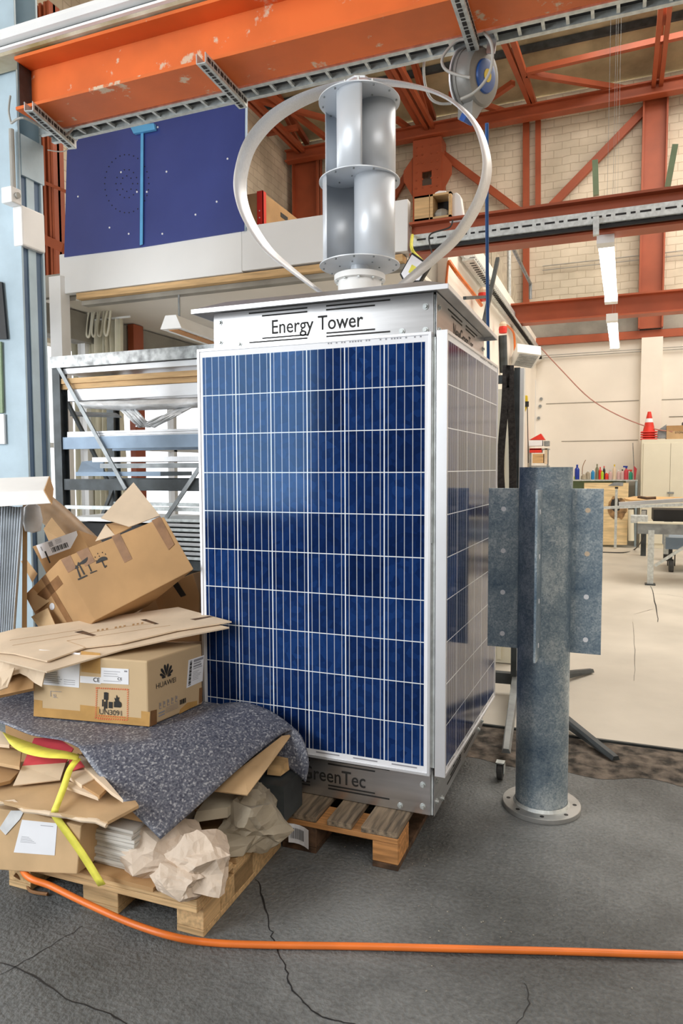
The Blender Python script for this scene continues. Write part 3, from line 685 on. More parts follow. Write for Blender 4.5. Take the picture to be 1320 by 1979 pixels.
# solar panels
def uvquad(name, p, m, parent):
    me = bpy.data.meshes.new(name); c = sum((V(q) for q in p), V())/4
    me.from_pydata([tuple(V(q)-c) for q in p], [], [(0, 1, 2, 3)]); uv = me.uv_layers.new(name='uv')
    for l, co in zip(uv.data, ((0, 0), (1, 0), (1, 1), (0, 1))): l.uv = co
    me.materials.append(M[m]); o = bpy.data.objects.new(name, me); COL.objects.link(o)
    o.parent = parent; o.matrix_parent_inverse = WM[parent].inverted(); o.matrix_basis = Matrix.Translation(c); WM[o] = Matrix.Translation(c); return o
def solar(o, xd, nd, W=.992, H=1.65, th=.04):
    """o = lower corner, xd = width direction, nd = outward normal"""
    o, xd, nd = V(o), V(xd).normalized(), V(nd).normalized(); z = V((0, 0, 1)); f = .011
    b = MB()
    def slab(a, e, u0, u1, v0, v1):
        p = [o+xd*u0+z*v0-nd*a, o+xd*u1+z*v0-nd*a, o+xd*u1+z*v0-nd*e, o+xd*u0+z*v0-nd*e]
        b.hexa(p+[q+z*(v1-v0) for q in p])
    slab(0, th, 0, f, 0, H); slab(0, th, W-f, W, 0, H); slab(0, th, f, W-f, 0, f); slab(0, th, f, W-f, H-f, H)
    fr = link('solar_panel', b, 'alu_frame', T, bevel=.0008)
    b = MB()
    def slab2(a, e, u0, u1, v0, v1):
        p = [o+xd*u0+z*v0-nd*a, o+xd*u1+z*v0-nd*a, o+xd*u1+z*v0-nd*e, o+xd*u0+z*v0-nd*e]
        b.hexa(p+[q+z*(v1-v0) for q in p])
    slab2(.0035, .008, f, W-f, f, H-f); link('white_backsheet', b, 'label', fr)
    m0 = (W-.948)/2; v0 = .0335; q = o-nd*.0030
    uvquad('cell_sheet', [q+xd*m0+z*v0, q+xd*(W-m0)+z*v0, q+xd*(W-m0)+z*(H-v0), q+xd*m0+z*(H-v0)], 'cells', fr)
    for i in range(6):
        a = m0+i*.158+.03; p = q+xd*a+z*.0225+nd*.0006; b = MB()
        b.hexa([p, p+xd*.10, p+xd*.10-nd*.0004, p-nd*.0004, p+z*.005, p+xd*.10+z*.005, p+xd*.10+z*.005-nd*.0004, p+z*.005-nd*.0004])
        link('connection_strip', b, 'print_grey', fr)
    b = MB()
    for i in range(34):
        if random.random() < .5:
            a = .02+i*.011; p = q+xd*(a+W*.57)+z*(H-.018)+nd*.0005; b.hexa([p, p+xd*.006, p+xd*.006-nd*.0003, p-nd*.0003, p+z*.005, p+xd*.006+z*.005, p+xd*.006+z*.005-nd*.0003, p+z*.005-nd*.0003])
    link('serial_marks', b, 'print_grey', fr)
zb0 = .319
solar((-.992, 0, zb0), (1, 0, 0), (0, -1, 0))
dd = V((.0248, 1, 0)).normalized(); sx = V((.0586, .0019, zb0+.003))
solar(sx, dd, (dd.y, -dd.x, 0))
solar((-.985, 1.0, zb0), (0, -1, 0), (-1, 0, 0))
b = MB(); b.box(-.018, .014, .012, .04, zb0+.03, 1.95); b.box(-.004, .004, .004, .012, 1.2, 1.9); link('panel_hinge_strip', b, 'galv_l', T)
# bearing, rotor
AX, AY = -.465, .52
Z1, Z2, Z3 = 2.386, 2.752, 3.098
b = MB(); b.lathe((AX, AY, 0), [(.098, 2.13), (.098, 2.315), (.115, 2.318), (.115, 2.342), (.108, 2.346), (.03, 2.348)], 48); link('bearing_housing', b, 'white', T, smooth=True)
b = MB(); b.lathe((AX, AY, 0), [(.04, 2.34), (.04, Z1)], 32); b.lathe((AX, AY, 0), [(.012, Z1), (.012, 3.17)], 20); link('shaft', b, 'rotor', T, smooth=True)
for k in range(10):
    t = k*math.pi/5; b = MB(); q = V((AX+.106*math.cos(t), AY+.106*math.sin(t), 2.310)); b.lathe(q, [(.006, 0), (.006, .006)], 8); link('bolt', b, 'galv_l', T)
RD = .181
cdir = math.atan2(CC.y-AY, CC.x-AX)      # rotor happens to stand with one vane towards the camera side
cdir = math.radians(-66)
for z in (Z1, Z2, Z3):
    b = MB(); b.lathe((AX, AY, z), [(RD, -.0022), (RD, .0022)], 72); d = link('rotor_disc', b, 'rotor', T, smooth=True)
    b = MB()
    for k in range(12):
        t = k*math.pi/6+.2
        b.lathe((AX+.165*math.cos(t), AY+.165*math.sin(t), z), [(.0045, -.007), (.0045, .006)], 8)
    for k in range(6):
        t = k*math.pi/3+.5
        b.lathe((AX+.09*math.cos(t), AY+.09*math.sin(t), z), [(.004, -.006), (.004, .005)], 8)
    link('screws', b, 'steel_grey', d)
def vane(th, z0, z1):
    # semicircle from near the shaft to the rim, bulging clockwise
    b = MB(); d = V((math.cos(th), math.sin(th), 0)); n = V((math.sin(th), -math.cos(th), 0))
    r0, r1 = -.012, .172; c = (r0+r1)/2; R = (r1-r0)/2; rows = [[], []]
    for k in range(29):
        a = math.pi*k/28; q = V((AX, AY, 0))+d*(c-R*math.cos(a))+n*(R*1.12*math.sin(a))
        rows[0].append(q+V((0, 0, z0))); rows[1].append(q+V((0, 0, z1)))
    b.grid(rows); return link('rotor_vane', b, 'rotor', T, smooth=True, solid=.0025)
for k in range(3): vane(cdir+k*2*math.pi/3, Z2, Z3)
for k in range(3): vane(cdir+math.pi/3+k*2*math.pi/3, Z1, Z2)
# loop blades: aerofoil bar following a half heart shape each side
path = [(.03, 3.182), (.15, 3.165), (.29, 3.125), (.41, 3.062), (.505, 2.965), (.55, 2.85), (.557, 2.745), (.52, 2.625), (.435, 2.495), (.33, 2.40), (.21, 2.305), (.10, 2.222), (.05, 2.19)]
for s in (-1, 1):
    a = math.radians(11); d = V((math.cos(a), math.sin(a), 0))*s; n = V((-math.sin(a), math.cos(a), 0))
    sm = smoothpath([(x, 0, z) for x, z in path], 8); rows = []
    prof = [(u_*1.18, v_*1.2) for u_, v_ in ((-.033, 0), (-.026, .005), (-.012, .008), (.006, .007), (.033, .0008), (.033, -.0008), (.006, -.004), (-.012, -.005), (-.026, -.004))]
    for i, p in enumerate(sm):
        tng = (sm[min(i+1, len(sm)-1)]-sm[max(i-1, 0)]).normalized(); nr = V((tng.z, 0, -tng.x))
        f = i/len(sm); tw = -.55*s*math.sin(math.pi*min(1, f*1.05)); ring = []
        for u, v in prof:
            q = p+nr*(-v*math.cos(tw)+u*math.sin(tw))
            ring.append(V((AX, AY, 0))+d*q.x+V((0, 0, q.z))+n*(u*math.cos(tw)+v*math.sin(tw)))
        rows.append(ring+[ring[0]])
    b = MB(); b.grid(rows); b.b.faces.ensure_lookup_table(); bmesh.ops.remove_doubles(b.b, verts=b.b.verts, dist=1e-5)
    link('loop_blade', b, 'alu', T, smooth=True)
b = MB(); b.lathe((AX, AY, 0), [(.105, 3.135), (.105, 3.14), (.06, 3.178), (.06, 3.185)], 8); link('top_hub', b, 'rotor', T)
b = MB()
for k in range(8):
    t = k*math.pi/4+.3; b.lathe((AX+.085*math.cos(t), AY+.085*math.sin(t), 3.10), [(.006, 0), (.006, .065)], 8)
link('hub_bolts', b, 'galv_l', T)
# ---------------------------------------------------------------- pallets
def pallet(lab, loc, rz, top, edge, block, blockd, W=.8, L=1.2, cross=False):
    """short side 0.8 along local x facing local -y; top boards run along y"""
    t = thing('wooden_pallet', lab, 'pallet', (0, 0, 0))
    def lk(n, b, m): return link(n, b, m, t, bevel=.003)
    if cross:
        for a in (0, .125, .25, .375, .5): lk('deck_board', MB().box(0, W, a, a+.1, .122, .144), top)
        for x in (.0, W-.022): lk('side_board', MB().box(x, x+.022, .146, L-.146, .022, .0995), edge)
    for i, (a, wd) in enumerate(() if cross else ((0, .145), (.1825, .1), (.3275, .145), (.5175, .1), (.655, .145))):
        lk('deck_board', MB().box(a, a+wd, 0, L, .122, .144), top)
    YS = (0, L/2-.0725, L-.145)
    for y in YS: lk('stringer_board', MB().box(0, W, y, y+.145, .1, .1215), edge)
    for i, x in enumerate((0, .3275, .7)):
        wd = .1 if i != 1 else .145
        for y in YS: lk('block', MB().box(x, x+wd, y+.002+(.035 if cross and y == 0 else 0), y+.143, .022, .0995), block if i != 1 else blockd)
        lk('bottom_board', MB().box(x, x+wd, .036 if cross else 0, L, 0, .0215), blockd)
    m = Matrix.Translation(loc) @ Matrix.Rotation(rz, 4, 'Z'); t.matrix_basis = m; return t
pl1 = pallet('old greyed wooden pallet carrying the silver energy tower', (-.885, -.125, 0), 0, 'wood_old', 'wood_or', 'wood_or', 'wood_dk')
b = MB(); q = V((-.515, -.139, .03))
b.grid([[q+V((x*.084, -.004-.012*abs(x-.5)**2*4, z*.075+.012*(1-x))) for x in (0, .25, .5, .75, 1)] for z in (0, .5, 1)])
tk = link('paper_tag', b, 'label', None, solid=.0008); tag(tk, 'small crumpled white barcode tag stapled to the old pallet block', 'tag')
b = MB()
for i in range(26):
    x = .1+i*.026; 
    if i % 3 != 1: b.poly([q+V((x*.084, -.009-.012*abs(x-.5)**2*4, .02+.012*(1-x))), q+V(((x+.012+.006*(i % 2))*.084, -.009-.012*abs(x-.5)**2*4, .02+.012*(1-x))), q+V(((x+.012+.006*(i % 2))*.084, -.009-.012*abs(x-.5)**2*4, .062+.012*(1-x))), q+V((x*.084, -.009-.012*abs(x-.5)**2*4, .062+.012*(1-x)))], .0004)
link('barcode', b, 'blackp', tk)
pl2 = pallet('pale new wooden pallet loaded with flattened cardboard and crumpled paper', (-1.35, -.742, 0), math.radians(1.0), 'wood', 'wood', 'wood_y', 'wood', L=.6, cross=True)
# ---------------------------------------------------------------- galvanised post
PX, PY = .352, .578
t = thing('steel_post', 'mottled galvanised steel pipe post with bolted wing plates and round base flange', 'post', (PX, PY, 0))
b = MB(); R1 = .1095
b.lathe((PX, PY, 0), [(R1, .02), (R1, 1.478), (R1-.008, 1.478), (R1-.008, .3)], 64, cap=False); pipe = link('pipe_shaft', b, 'galv', t, smooth=True)
b = MB(); b.lathe((PX, PY, 0), [(R1+.002, .035), (R1+.010, .022), (R1, .02)], 48, cap=False); link('weld_bead', b, 'galv_l', pipe)
b = MB(); b.lathe((PX, PY, 0), [(.163, 0), (.165, .002), (.165, .020), (.163, .022), (.03, .022)], 64); fl_ = link('base_flange', b, mat('flange_steel', (.42, .42, .41), .45, .6, var=.18, scale=9), t, smooth=True)
b = MB()
for k in range(8):
    a = k*math.pi/4+.12; b.lathe((PX+.139*math.cos(a), PY+.139*math.sin(a), .0218), [(.009, 0), (.009, .0008)], 14)
link('bolt_holes', b, 'black', fl_)
def wing(ang, w, z0, z1, side):
    b = MB(); d = V((math.cos(ang), math.sin(ang), 0)); c = V((PX, PY, 0)); n = V((-d.y, d.x, 0))*.005
    A = c+d*(R1-.004); B = c+d*(R1+w)
    b.hexa([A-n+V((0, 0, z0)), B-n+V((0, 0, z0)), B+n+V((0, 0, z0)), A+n+V((0, 0, z0)), A-n+V((0, 0, z1)), B-n+V((0, 0, z1)), B+n+V((0, 0, z1)), A+n+V((0, 0, z1))])
    o = link('wing_plate', b, 'galv', t, bevel=.001)
    for k in range(4):
        z = z0+.06+(z1-z0-.15)*k/3; q = c+d*(R1+w*.5)+V((0, 0, z)); s = V((-d.y, d.x, 0))
        bb = MB(); bb.cyl(q-s*.0065, q+s*.0065, .0105, 18); link('bolt_hole', bb, 'card_l' if k > 1 and side > 0 else 'label', o)
yaw = .377
wing(math.pi+.03, .128, .692, 1.388, -1)
wing(.02, .122, .692, 1.388, 1)
wing(-math.pi/2-.06, .115, .692, 1.388, 0)
wing(math.pi/2, .115, .692, 1.388, 0)
# ---------------------------------------------------------------- orange hose on the floor
hz = .013
b = MB(); b.tube(smoothpath([P(20, 1672, 'y', -.775)+V((-.1, .12, .01)), P(48, 1688, 'y', -.775), P(100, 1713, 'y', -.775), P(165, 1745, 'y', -.775), P(250, 1783, 'y', -.775), P(330, 1809, 'y', -.772), P(400, 1821, 'z', hz), P(500, 1826, 'z', hz), P(700, 1829, 'z', hz), P(900, 1834, 'z', hz), P(1100, 1839, 'z', hz), P(1320, 1846, 'z', hz), P(1500, 1848, 'z', hz)], 8), .0105, 14)
tag(link('orange_hose', b, 'hose', smooth=True), 'bright orange hose lying across the dark floor in front of the pallets', 'hose')
b = MB(); b.tube(smoothpath([P(28, 1690, 'z', .05), P(50, 1705, 'z', .02), P(60, 1722, 'z', .008), P(92, 1728, 'z', .008)]), .006, 7)
tag(link('frayed_copper_wire', b, 'tape'), 'short frayed copper coloured strap on the floor beside the orange hose', 'wire')
b = MB(); random.seed(3)
for k in range(160):
    x = random.gauss(-.15, .45); y = random.gauss(-.22, .22)
    if x < -.5 and y > -.8: continue
    r = random.uniform(.001, .0026); b.cbox((x, y, r*.5+.0012), r*2, r*1.3, r, Matrix.Rotation(random.random()*3, 3, 'Z'))
o = link('wood_chips', b, 'concrete'); o['kind'] = 'stuff'; tag(o, 'tiny pale chips and grit scattered on the dark floor', 'chips')
# ---------------------------------------------------------------- hose reel
RC = P(921, 152, 'y', .78)
t = thing('hose_reel', 'round grey hose reel with blue hub and yellow disc hanging from its bracket', 'hose reel', RC)
ang = math.radians(-128); nd = V((math.cos(ang), math.sin(ang), -.12)).normalized()
nd = V((.95, -.42, -.16)).normalized(); RS = .74
rx = nd.cross(V((0, 0, 1))).normalized(); rz_ = rx.cross(nd)
_rx, _rz = rx.copy(), rz_.copy()
def reel(prof, n=40):
    rx, rz_ = _rx, _rz; b = MB(); b.m = Matrix(((rx.x, rz_.x, nd.x, RC.x), (rx.y, rz_.y, nd.y, RC.y), (rx.z, rz_.z, nd.z, RC.z), (0, 0, 0, 1))) @ Matrix.Scale(RS, 4); b.lathe((0, 0, 0), prof, n); return b
M['reel'] = mat('reel_grey', (.22, .215, .2), .4, .1, var=.1); M['reelblue'] = mat('reel_blue', (.02, .09, .34), .4, var=.1); M['yel2'] = mat('yellow_disc', (.75, .55, .02), .5)
rx = rx*RS; rz_ = rz_*RS; nds = nd*RS
link('drum', reel([(.165, -.055), (.175, -.05), (.175, -.03), (.17, -.028), (.168, .03), (.15, .055), (.12, .062)]), 'reel', t, smooth=True)
link('rear_plate', reel([(.18, -.075), (.185, -.07), (.185, -.06)]), 'alu_frame', t, smooth=True)
link('hub_cover', reel([(.095, .06), (.09, .075), (.07, .08)]), 'reelblue', t, smooth=True)
link('hub_disc', reel([(.036, .079), (.036, .083)]), 'yel2', t)
b = MB(); b.hexa([RC+nd*o_+rx*x_+rz_*z_ for x_, z_, o_ in ((-.08, -.10, -.05), (.07, -.10, -.05), (.07, -.10, .03), (-.08, -.10, .03), (-.0, -.235, -.05), (.05, -.235, -.05), (.05, -.235, .03), (-.0, -.235, .03))]); link('outlet_housing', b, 'reel', t)
b = MB(); b.bar(RC+rx*.02-rz_*.225-nd*.03, RC+rx*.02-rz_*.245-nd*.0, .06, .03); link('hose_outlet', b, 'reelblue', t)
b = MB(); b.bar(RC+rz_*.12-nd*.08, RC+rz_*.225-nd*.08, .04, .008); b.bar(RC+rz_*.12+nd*.06, RC+rz_*.225+nd*.06, .04, .008); b.bar(RC+rz_*.225-nd*.085, RC+rz_*.225+nd*.065, .05, .008); link('swivel_yoke', b, 'alu_frame', t)
b = MB(); b.bar(RC+rz_*.10-nd*.05, RC+rz_*.185-nd*.05, .11, .03); link('yoke_block', b, 'reelblue', t)
b = MB(); pts = [(900, 75), (882, 80), (862, 100), (854, 118), (862, 135), (885, 145), (908, 150)]; b.tube(smoothpath([P(x, y, 'y', .66) for x, y in pts]), .0065, 8)
tag(link('feed_hose', b, 'grey_hose'), 'grey feed hose loop left of the reel bracket', 'hose')
b = MB(); pts = [(935, 62), (948, 80), (952, 105), (948, 135), (935, 160), (915, 180), (890, 192)]; b.tube(smoothpath([P(x, y, 'y', .60) for x, y in pts]), .0065, 8)
tag(link('feed_hose', b, 'grey_hose'), 'grey feed hose loop passing in front of the reel face', 'hose')
b = MB(); pts = [(838, 80), (824, 100), (819, 130), (822, 165), (832, 190), (850, 200), (872, 200)]; b.tube(smoothpath([P(x, y, 'y', .85) for x, y in pts]), .0065, 8)
tag(link('feed_hose', b, 'grey_hose'), 'grey feed hose hanging in a loop left of and behind the reel', 'hose')
b = MB(); b.tube([P(941, 238, 'y', .75), P(941, 420, 'y', 1.0), P(942, 560, 'y', 1.2), P(944, 715, 'y', 1.35), P(945, 900, 'y', 1.5)], .0085, 10)
tag(link('blue_air_hose', b, 'blue_hose'), 'dark blue air hose hanging straight down from the reel', 'hose')
# ---------------------------------------------------------------- dark blue panels on the gallery
def bluep(pp, lab, dots):
    t = thing('dark_blue_board', lab, 'panel', P(*pp[3], 'y', 2.95))
    q = [P(*p, 'y', 2.95) for p in pp]; b = MB(); b.poly(q, .03, (0, -1, 0)); link('panel_sheet', b, 'navy', t)
    b = MB()
    for d in dots:
        c = P(*d, 'y', 2.949); b.lathe(c, [(.009, -.004), (.009, .001)], 8, 'y')
    link('white_fixings', b, 'label', t)
bluep([(133, 150), (272, 150), (272, 478), (124, 497)], 'dark blue panel sheet standing on the gallery edge, left of the tape', [(234, 333), (151, 380), (285-20, 371), (212, 440), (249, 452)])
bluep([(272.8, 150), (474, 150), (472, 446), (272.8, 478)], 'dark blue panel sheet standing on the gallery edge, right of the tape', [(322, 332), (440, 307), (419, 390), (378, 415), (305, 246), (314, 452), (284, 371)])
link_ = MB().hexa([P(474.5, 150, 'y', 2.93), P(479, 150, 'y', 2.96), P(479, 150, 'y', 3.02), P(474.5, 150, 'y', 2.99), P(472.5, 447, 'y', 2.93), P(477, 446, 'y', 2.96), P(477, 446, 'y', 3.02), P(472.5, 447, 'y', 2.99)])
tag(link('panel_edge_strip', link_, 'slate'), 'narrow dark edge strip at the right end of the dark blue panels', 'strip')
b = MB()
for r_, n_ in ((45, 30), (22, 14), (12, 8)):
    for k in range(n_):
        a = 2*math.pi*k/n_; b.lathe(P(245+r_*math.cos(a)*(.95), 355+r_*1.25*math.sin(a), 'y', 2.949), [(.006, -.002), (.006, .001)], 6, 'y')
tag(link('drilled_hole_ring', b, 'blackp'), 'rings of tiny drilled holes in the left dark blue panel', 'holes')
t = thing('blue_tape', 'light blue tape strap folded over the joint of the dark blue panels', 'tape', P(272, 470, 'y', 2.93))
b = MB(); b.poly([P(272, 245, 'y', 2.93), P(277, 245, 'y', 2.93), P(275.5, 472, 'y', 2.93), P(270, 474, 'y', 2.93)], .006, (0, -1, 0)); link('tape_strip', b, 'bluetape', t)
b = MB(); b.poly([P(251, 244, 'y', 2.91), P(297, 238, 'y', 2.91), P(299, 250, 'y', 2.91), P(258, 258, 'y', 2.91)], .03, (0, -1, 0)); link('tape_fold', b, 'bluetape', t)
# things on the gallery
t = thing('wooden_chest', 'brown plywood chest with riveted red corner strip on the gallery', 'chest', P(510, 430, 'y', 3.3))
A = [P(480, 374, 'y', 3.25), P(508, 371, 'y', 3.2), P(508, 436, 'y', 3.2), P(480, 440, 'y', 3.25)]
B = [P(508, 371, 'y', 3.2), P(580, 430, 'y', 4.1)]
a, c = P(508, 371, 'y', 3.2), P(508, 438, 'y', 3.2); zt, zl = a.z, 3.42
b = MB(); b.box(a.x-.5, a.x, 3.2, 4.15, zl, zt); link('chest_body', b, 'card_d', t)
b = MB(); b.box(a.x-.055, a.x+.006, 3.19, 3.2, zl, zt+.01); b.box(a.x, a.x+.006, 3.19, 3.25, zl, zt+.01); st_ = link('corner_strip', b, 'red', t)
b = MB()
for k in range(6): b.lathe((a.x-.03, 3.189, zl+.06+k*.06), [(.005, -.003), (.005, .001)], 8, 'y')
link('rivets', b, 'label', st_)
b = MB(); b.box(a.x, a.x+.003, 3.55, 3.7, zt-.10, zt-.06); link('hand_hole', b, 'black', t)
b = MB(); c = P(580, 428, 'y', 4.0)+V((0, 0, 0)); b.lathe((c.x+.12, c.y+.42, 3.42), [(.38, 0), (.42, .08), (.37, .2), (.22, .3), (.05, .36)], 24)
tag(link('patterned_sack', b, mat('patterned_sack_cloth', (.62, .50, .30), .85, var=.3, scale=5, c2=(.60, .62, .45)), smooth=True), 'patterned yellowish fabric sack lying behind the chest', 'sack')
t = thing('wooden_crate', 'small open wooden crate on the beam end with a dark inside', 'crate', P(835, 428, 'y', 3.05))
c0 = P(802, 432, 'y', 3.0); c1 = P(868, 424, 'y', 3.0); b = MB(); zz = 3.425; x0, x1 = c0.x, c1.x+.02; y0, y1 = 2.98, 3.3; hh = .19
b.box(x0, x1, y0, y1, zz, zz+.015); b.box(x0, x1, y0, y1, zz+hh-.015, zz+hh); b.box(x0, x0+.12, y0, y0+.015, zz, zz+hh); b.box(x0+.125, x0+.15, y0, y1, zz, zz+hh); b.box(x1-.02, x1, y0, y1, zz, zz+hh); b.box(x0, x1, y1, y1+.01, zz, zz+hh)
link('crate_body', b, 'timber', t)
b = MB(); b.box(x0+.155, x1-.02, y0+.15, y0+.3, zz+.015, zz+hh-.015); link('black_inner_box', b, 'black', t)  # black box filling the back of the crate
b = MB(); b.lathe((x1-.09, y0+.07, zz+.015), [(.06, 0), (.07, .03), (.05, .06), (.02, .075)], 9); tag(link('grey_stone_block', b, 'concrete'), 'grey lump inside the small wooden crate', 'block')
b = MB(); b.poly([P(840, 372, 'y', 3.1), P(848, 368, 'y', 3.1), P(862, 368, 'y', 3.1), P(862, 382, 'y', 3.1), P(838, 385, 'y', 3.1)], .06, (0, -1, 0)); tag(link('foam_piece', b, 'white', bevel=.008), 'small white foam piece on top of the wooden crate', 'foam')
b = MB(); b.poly([P(866, 377, 'y', 3.02), P(882, 371, 'y', 3.02), P(890, 378, 'y', 3.02), P(897, 426, 'y', 3.02), P(868, 430, 'y', 3.02)], .08, (0, -1, 0)); tag(link('foam_piece', b, 'white', bevel=.01), 'taller white foam slab standing right of the wooden crate', 'foam')
# floodlight hanging behind the loop
t = thing('floodlight', 'small tilted square floodlight with yellow cable hanging behind the loop blade', 'floodlight', P(805, 510, 'y', 2.6))
q = [P(x, y, 'y', 2.6) for x, y in ((772, 530), (796, 487), (832, 512), (812, 545), (780, 545))]
b = MB(); b.poly(q, .05, (0, -1, 0)); fb = link('lamp_body', b, 'black', t, bevel=.006)
b = MB(); c = sum(q, V())/5; b.poly([c+(p-c)*.86-V((0, .004, 0)) for p in q], .003, (0, -1, 0)); link('lamp_glass', b, 'silver', fb)
b = MB(); b.poly([P(x, y, 'y', 2.59) for x, y in ((789, 526), (796, 511), (806, 517), (799, 531))], .002, (0, -1, 0)); link('led_chip', b, 'yellow', fb)
b = MB(); b.tube(smoothpath([P(x, y, 'y', 2.62 if y > 470 else 2.86) for x, y in ((797, 455), (795, 475), (800, 488), (812, 500), (822, 512))]), .012, 8); link('yellow_handle', b, 'yellow', t)
b = MB(); b.tube(smoothpath([P(x, y, 'y', 2.75) for x, y in ((875, 425), (868, 440), (833, 452), (830, 470), (836, 495), (830, 508))]), .006, 7); tag(link('black_cable', b, 'cable'), 'black cable drooping over the cross beam behind the loop blade', 'cable')
# ================================================================ STORAGE RACK
M['worn'] = mat('worn_mottled_steel', (.36, .37, .37), .35, .8, var=.45, scale=14, detail=8)
RY = 1.7
def rx_(px, py=800, y=RY): return P(px, py, 'y', y).x
def rzv(px, py, y=RY): return P(px, py, 'y', y).z
t = thing('storage_rack', 'tall dark steel storage rack loaded with profiles and timber', 'rack', (-2.4, 2.0, 0))
XL, XR = rx_(104), -1.15
for x, y in ((XL, RY), (XL, RY+.6), (XR, RY), (XR, RY+.6)):
    b = MB(); b.ibeam((x+.04, y+.03, .014), (x+.04, y+.03, 2.26), .07, .08, .01, .01, (0, 1, 0)); link('upright', b, 'dark_steel', t)
for (pz0, pz1, m) in ((926, 948, 'dark_steel'), (979, 986, 'galv_l'), (842, 866, 'slate'), (1180, 1200, 'dark_steel')):
    za, zc = rzv(250, pz1), rzv(250, pz0)
    for y in (RY, RY+.56):
        b = MB(); b.box(XL+.08, XR+.04, y+.0, y+.04, za, zc); link('shelf_beam', b, m, t)
for a, c in (((112, 708), (243, 945)), ((385, 905), (322, 1000))):
    b = MB(); b.bar(P(*a, 'y', RY-.02), P(*c, 'y', RY-.02), .03, .012, (0, 1, 0)); link('diagonal_brace', b, 'steel_grey', t)
b = MB(); b.bar((XL+.04, RY+.03, .4), (XL+.04, RY+.6, 1.3), .03, .02); b.bar((XL+.04, RY+.6, 1.3), (XL+.04, RY+.03, 2.1), .03, .02); link('end_brace', b, 'dark_steel', t)
def layer(name, px0, pyt0, px1, pyt1, hpx, m, lab, cat, d=.5, y=RY, bev=0, group=None):
    """long item lying on the rack: top edge pixel line left..right"""
    A = P(px0, pyt0, 'y', y); zc = A.z; za = P(px0, pyt0+hpx, 'y', y).z
    x1 = P(px1, pyt1, 'y', y).x
    b = MB(); b.box(A.x, x1, y, y+d, za, zc); return tag(link(name, b, m, bevel=bev), lab, cat, group)
layer('steel_channel', 95, 690, 520, 660, 22, 'worn', 'worn shiny steel channel across the very top of the rack', 'channel', .12, RY-.03)
layer('aluminium_strip', 122, 713, 500, 690, 10, 'silver', 'thin aluminium strip just below the top channel of the rack', 'strip', .3)
for k, dz in ((0, 0), (1, 11)):
    layer('timber_plank', 118, 732+dz, 500, 708+dz, 10, 'timber', ('upper' if k == 0 else 'lower')+' of two pale timber planks near the top of the rack', 'plank', .25, RY+.02*k)
layer('silver_carton', 130, 753, 500, 745, 23, 'silver', 'long silver foil carton below the timber planks on the rack', 'carton', .35, RY, .004)
def wrap(pts_t, pts_b, lab, y=RY+.02):
    n = 24; b = MB(); rows = []
    def ev(pts, f):
        f *= len(pts)-1; i = min(int(f), len(pts)-2); g = f-i; return pts[i][0]*(1-g)+pts[i+1][0]*g, pts[i][1]*(1-g)+pts[i+1][1]*g
    for j in range(9):
        g = j/8; row = []
        for i in range(n+1):
            a = ev(pts_t, i/n); c = ev(pts_b, i/n); x, yy = a[0]*(1-g)+c[0]*g, a[1]*(1-g)+c[1]*g
            row.append(P(x, yy, 'y', y-.08*math.sin(math.pi*g)-.02*noise.noise(V((i*.4, j*.5, y*9)))))
        rows.append(row)
    b.grid(rows); return tag(link('plastic_wrap', b, 'plasticwrap', smooth=True, solid=.01), lab, 'plastic wrap')
wrap([(150, 776), (240, 774), (400, 768)], [(165, 788), (240, 793), (330, 790), (400, 786)], 'milky plastic wrapping bulging below the silver carton')
wrap([(232, 792), (262, 790)], [(268, 826), (290, 822)], 'milky plastic wrap sling hanging from the rack, left strand')
wrap([(345, 790), (385, 780)], [(262, 824), (300, 826)], 'milky plastic wrap sling hanging from the rack, right strand')
for k in range(3):
    layer('aluminium_profile', 130, 835+k*4.5, 500, 833+k*4.5, 4, 'silver', ('top', 'middle', 'bottom')[k]+' aluminium profile of the three stacked on the blue grey shelf beam', 'profile', .4, RY+.01)
layer('metal_sheet', 178, 884, 500, 892, 9, 'alu', 'pale bent metal sheet lying uppermost on the middle shelf', 'sheet', .4, RY+.05)
layer('metal_sheet', 193, 896, 500, 905, 9, 'steel_grey', 'grey folded metal sheet below the pale one on the middle shelf', 'sheet', .4, RY+.04)
layer('metal_sheet', 146, 912, 310, 912, 8, 'slate', 'blue grey metal sheet lowest on the middle shelf, reaching furthest left', 'sheet', .4, RY+.0)
b = MB(); b.poly([P(158, 892, 'y', RY+.2), P(200, 888, 'y', RY+.2), P(200, 912, 'y', RY+.1), P(150, 912, 'y', RY+.1)], .02); tag(link('metal_offcut', b, 'slate'), 'dark grey metal offcut at the left of the middle shelf', 'offcut')
b = MB(); b.poly([P(135, 795, 'y', RY+.25), P(225, 798, 'y', RY+.4), P(235, 805, 'y', RY+.4), P(135, 802, 'y', RY+.2)], .012); tag(link('grey_bar', b, 'steel_grey'), 'grey bar jutting out under the plastic wrap on the rack', 'bar')
for k in range(9):
    z0 = P(330, 1080-k*9, 'y', RY).z; b = MB(); b.box(-2.5, -1.2, RY-.02+random.uniform(-.01, .01), RY+.3, z0, z0+.022)
    tag(link('aluminium_slat', b, 'silver' if k % 2 else 'galv_l', bevel=.003), 'long aluminium slat in the low stack beside the solar panel, '+['lowest', 'second lowest', 'third from the bottom', 'fourth from the bottom', 'middle one', 'fourth from the top', 'third from the top', 'second highest', 'topmost'][k], 'slat', 'aluminium slats stacked low on the rack')
link_s = MB().box(-2.52, -1.18, RY, RY+.5, P(330, 1100, 'y', RY).z, P(330, 1082, 'y', RY).z)
tag(link('slat_bearer', link_s, 'dark_steel'), 'dark bearer under the low stack of slats', 'bearer')
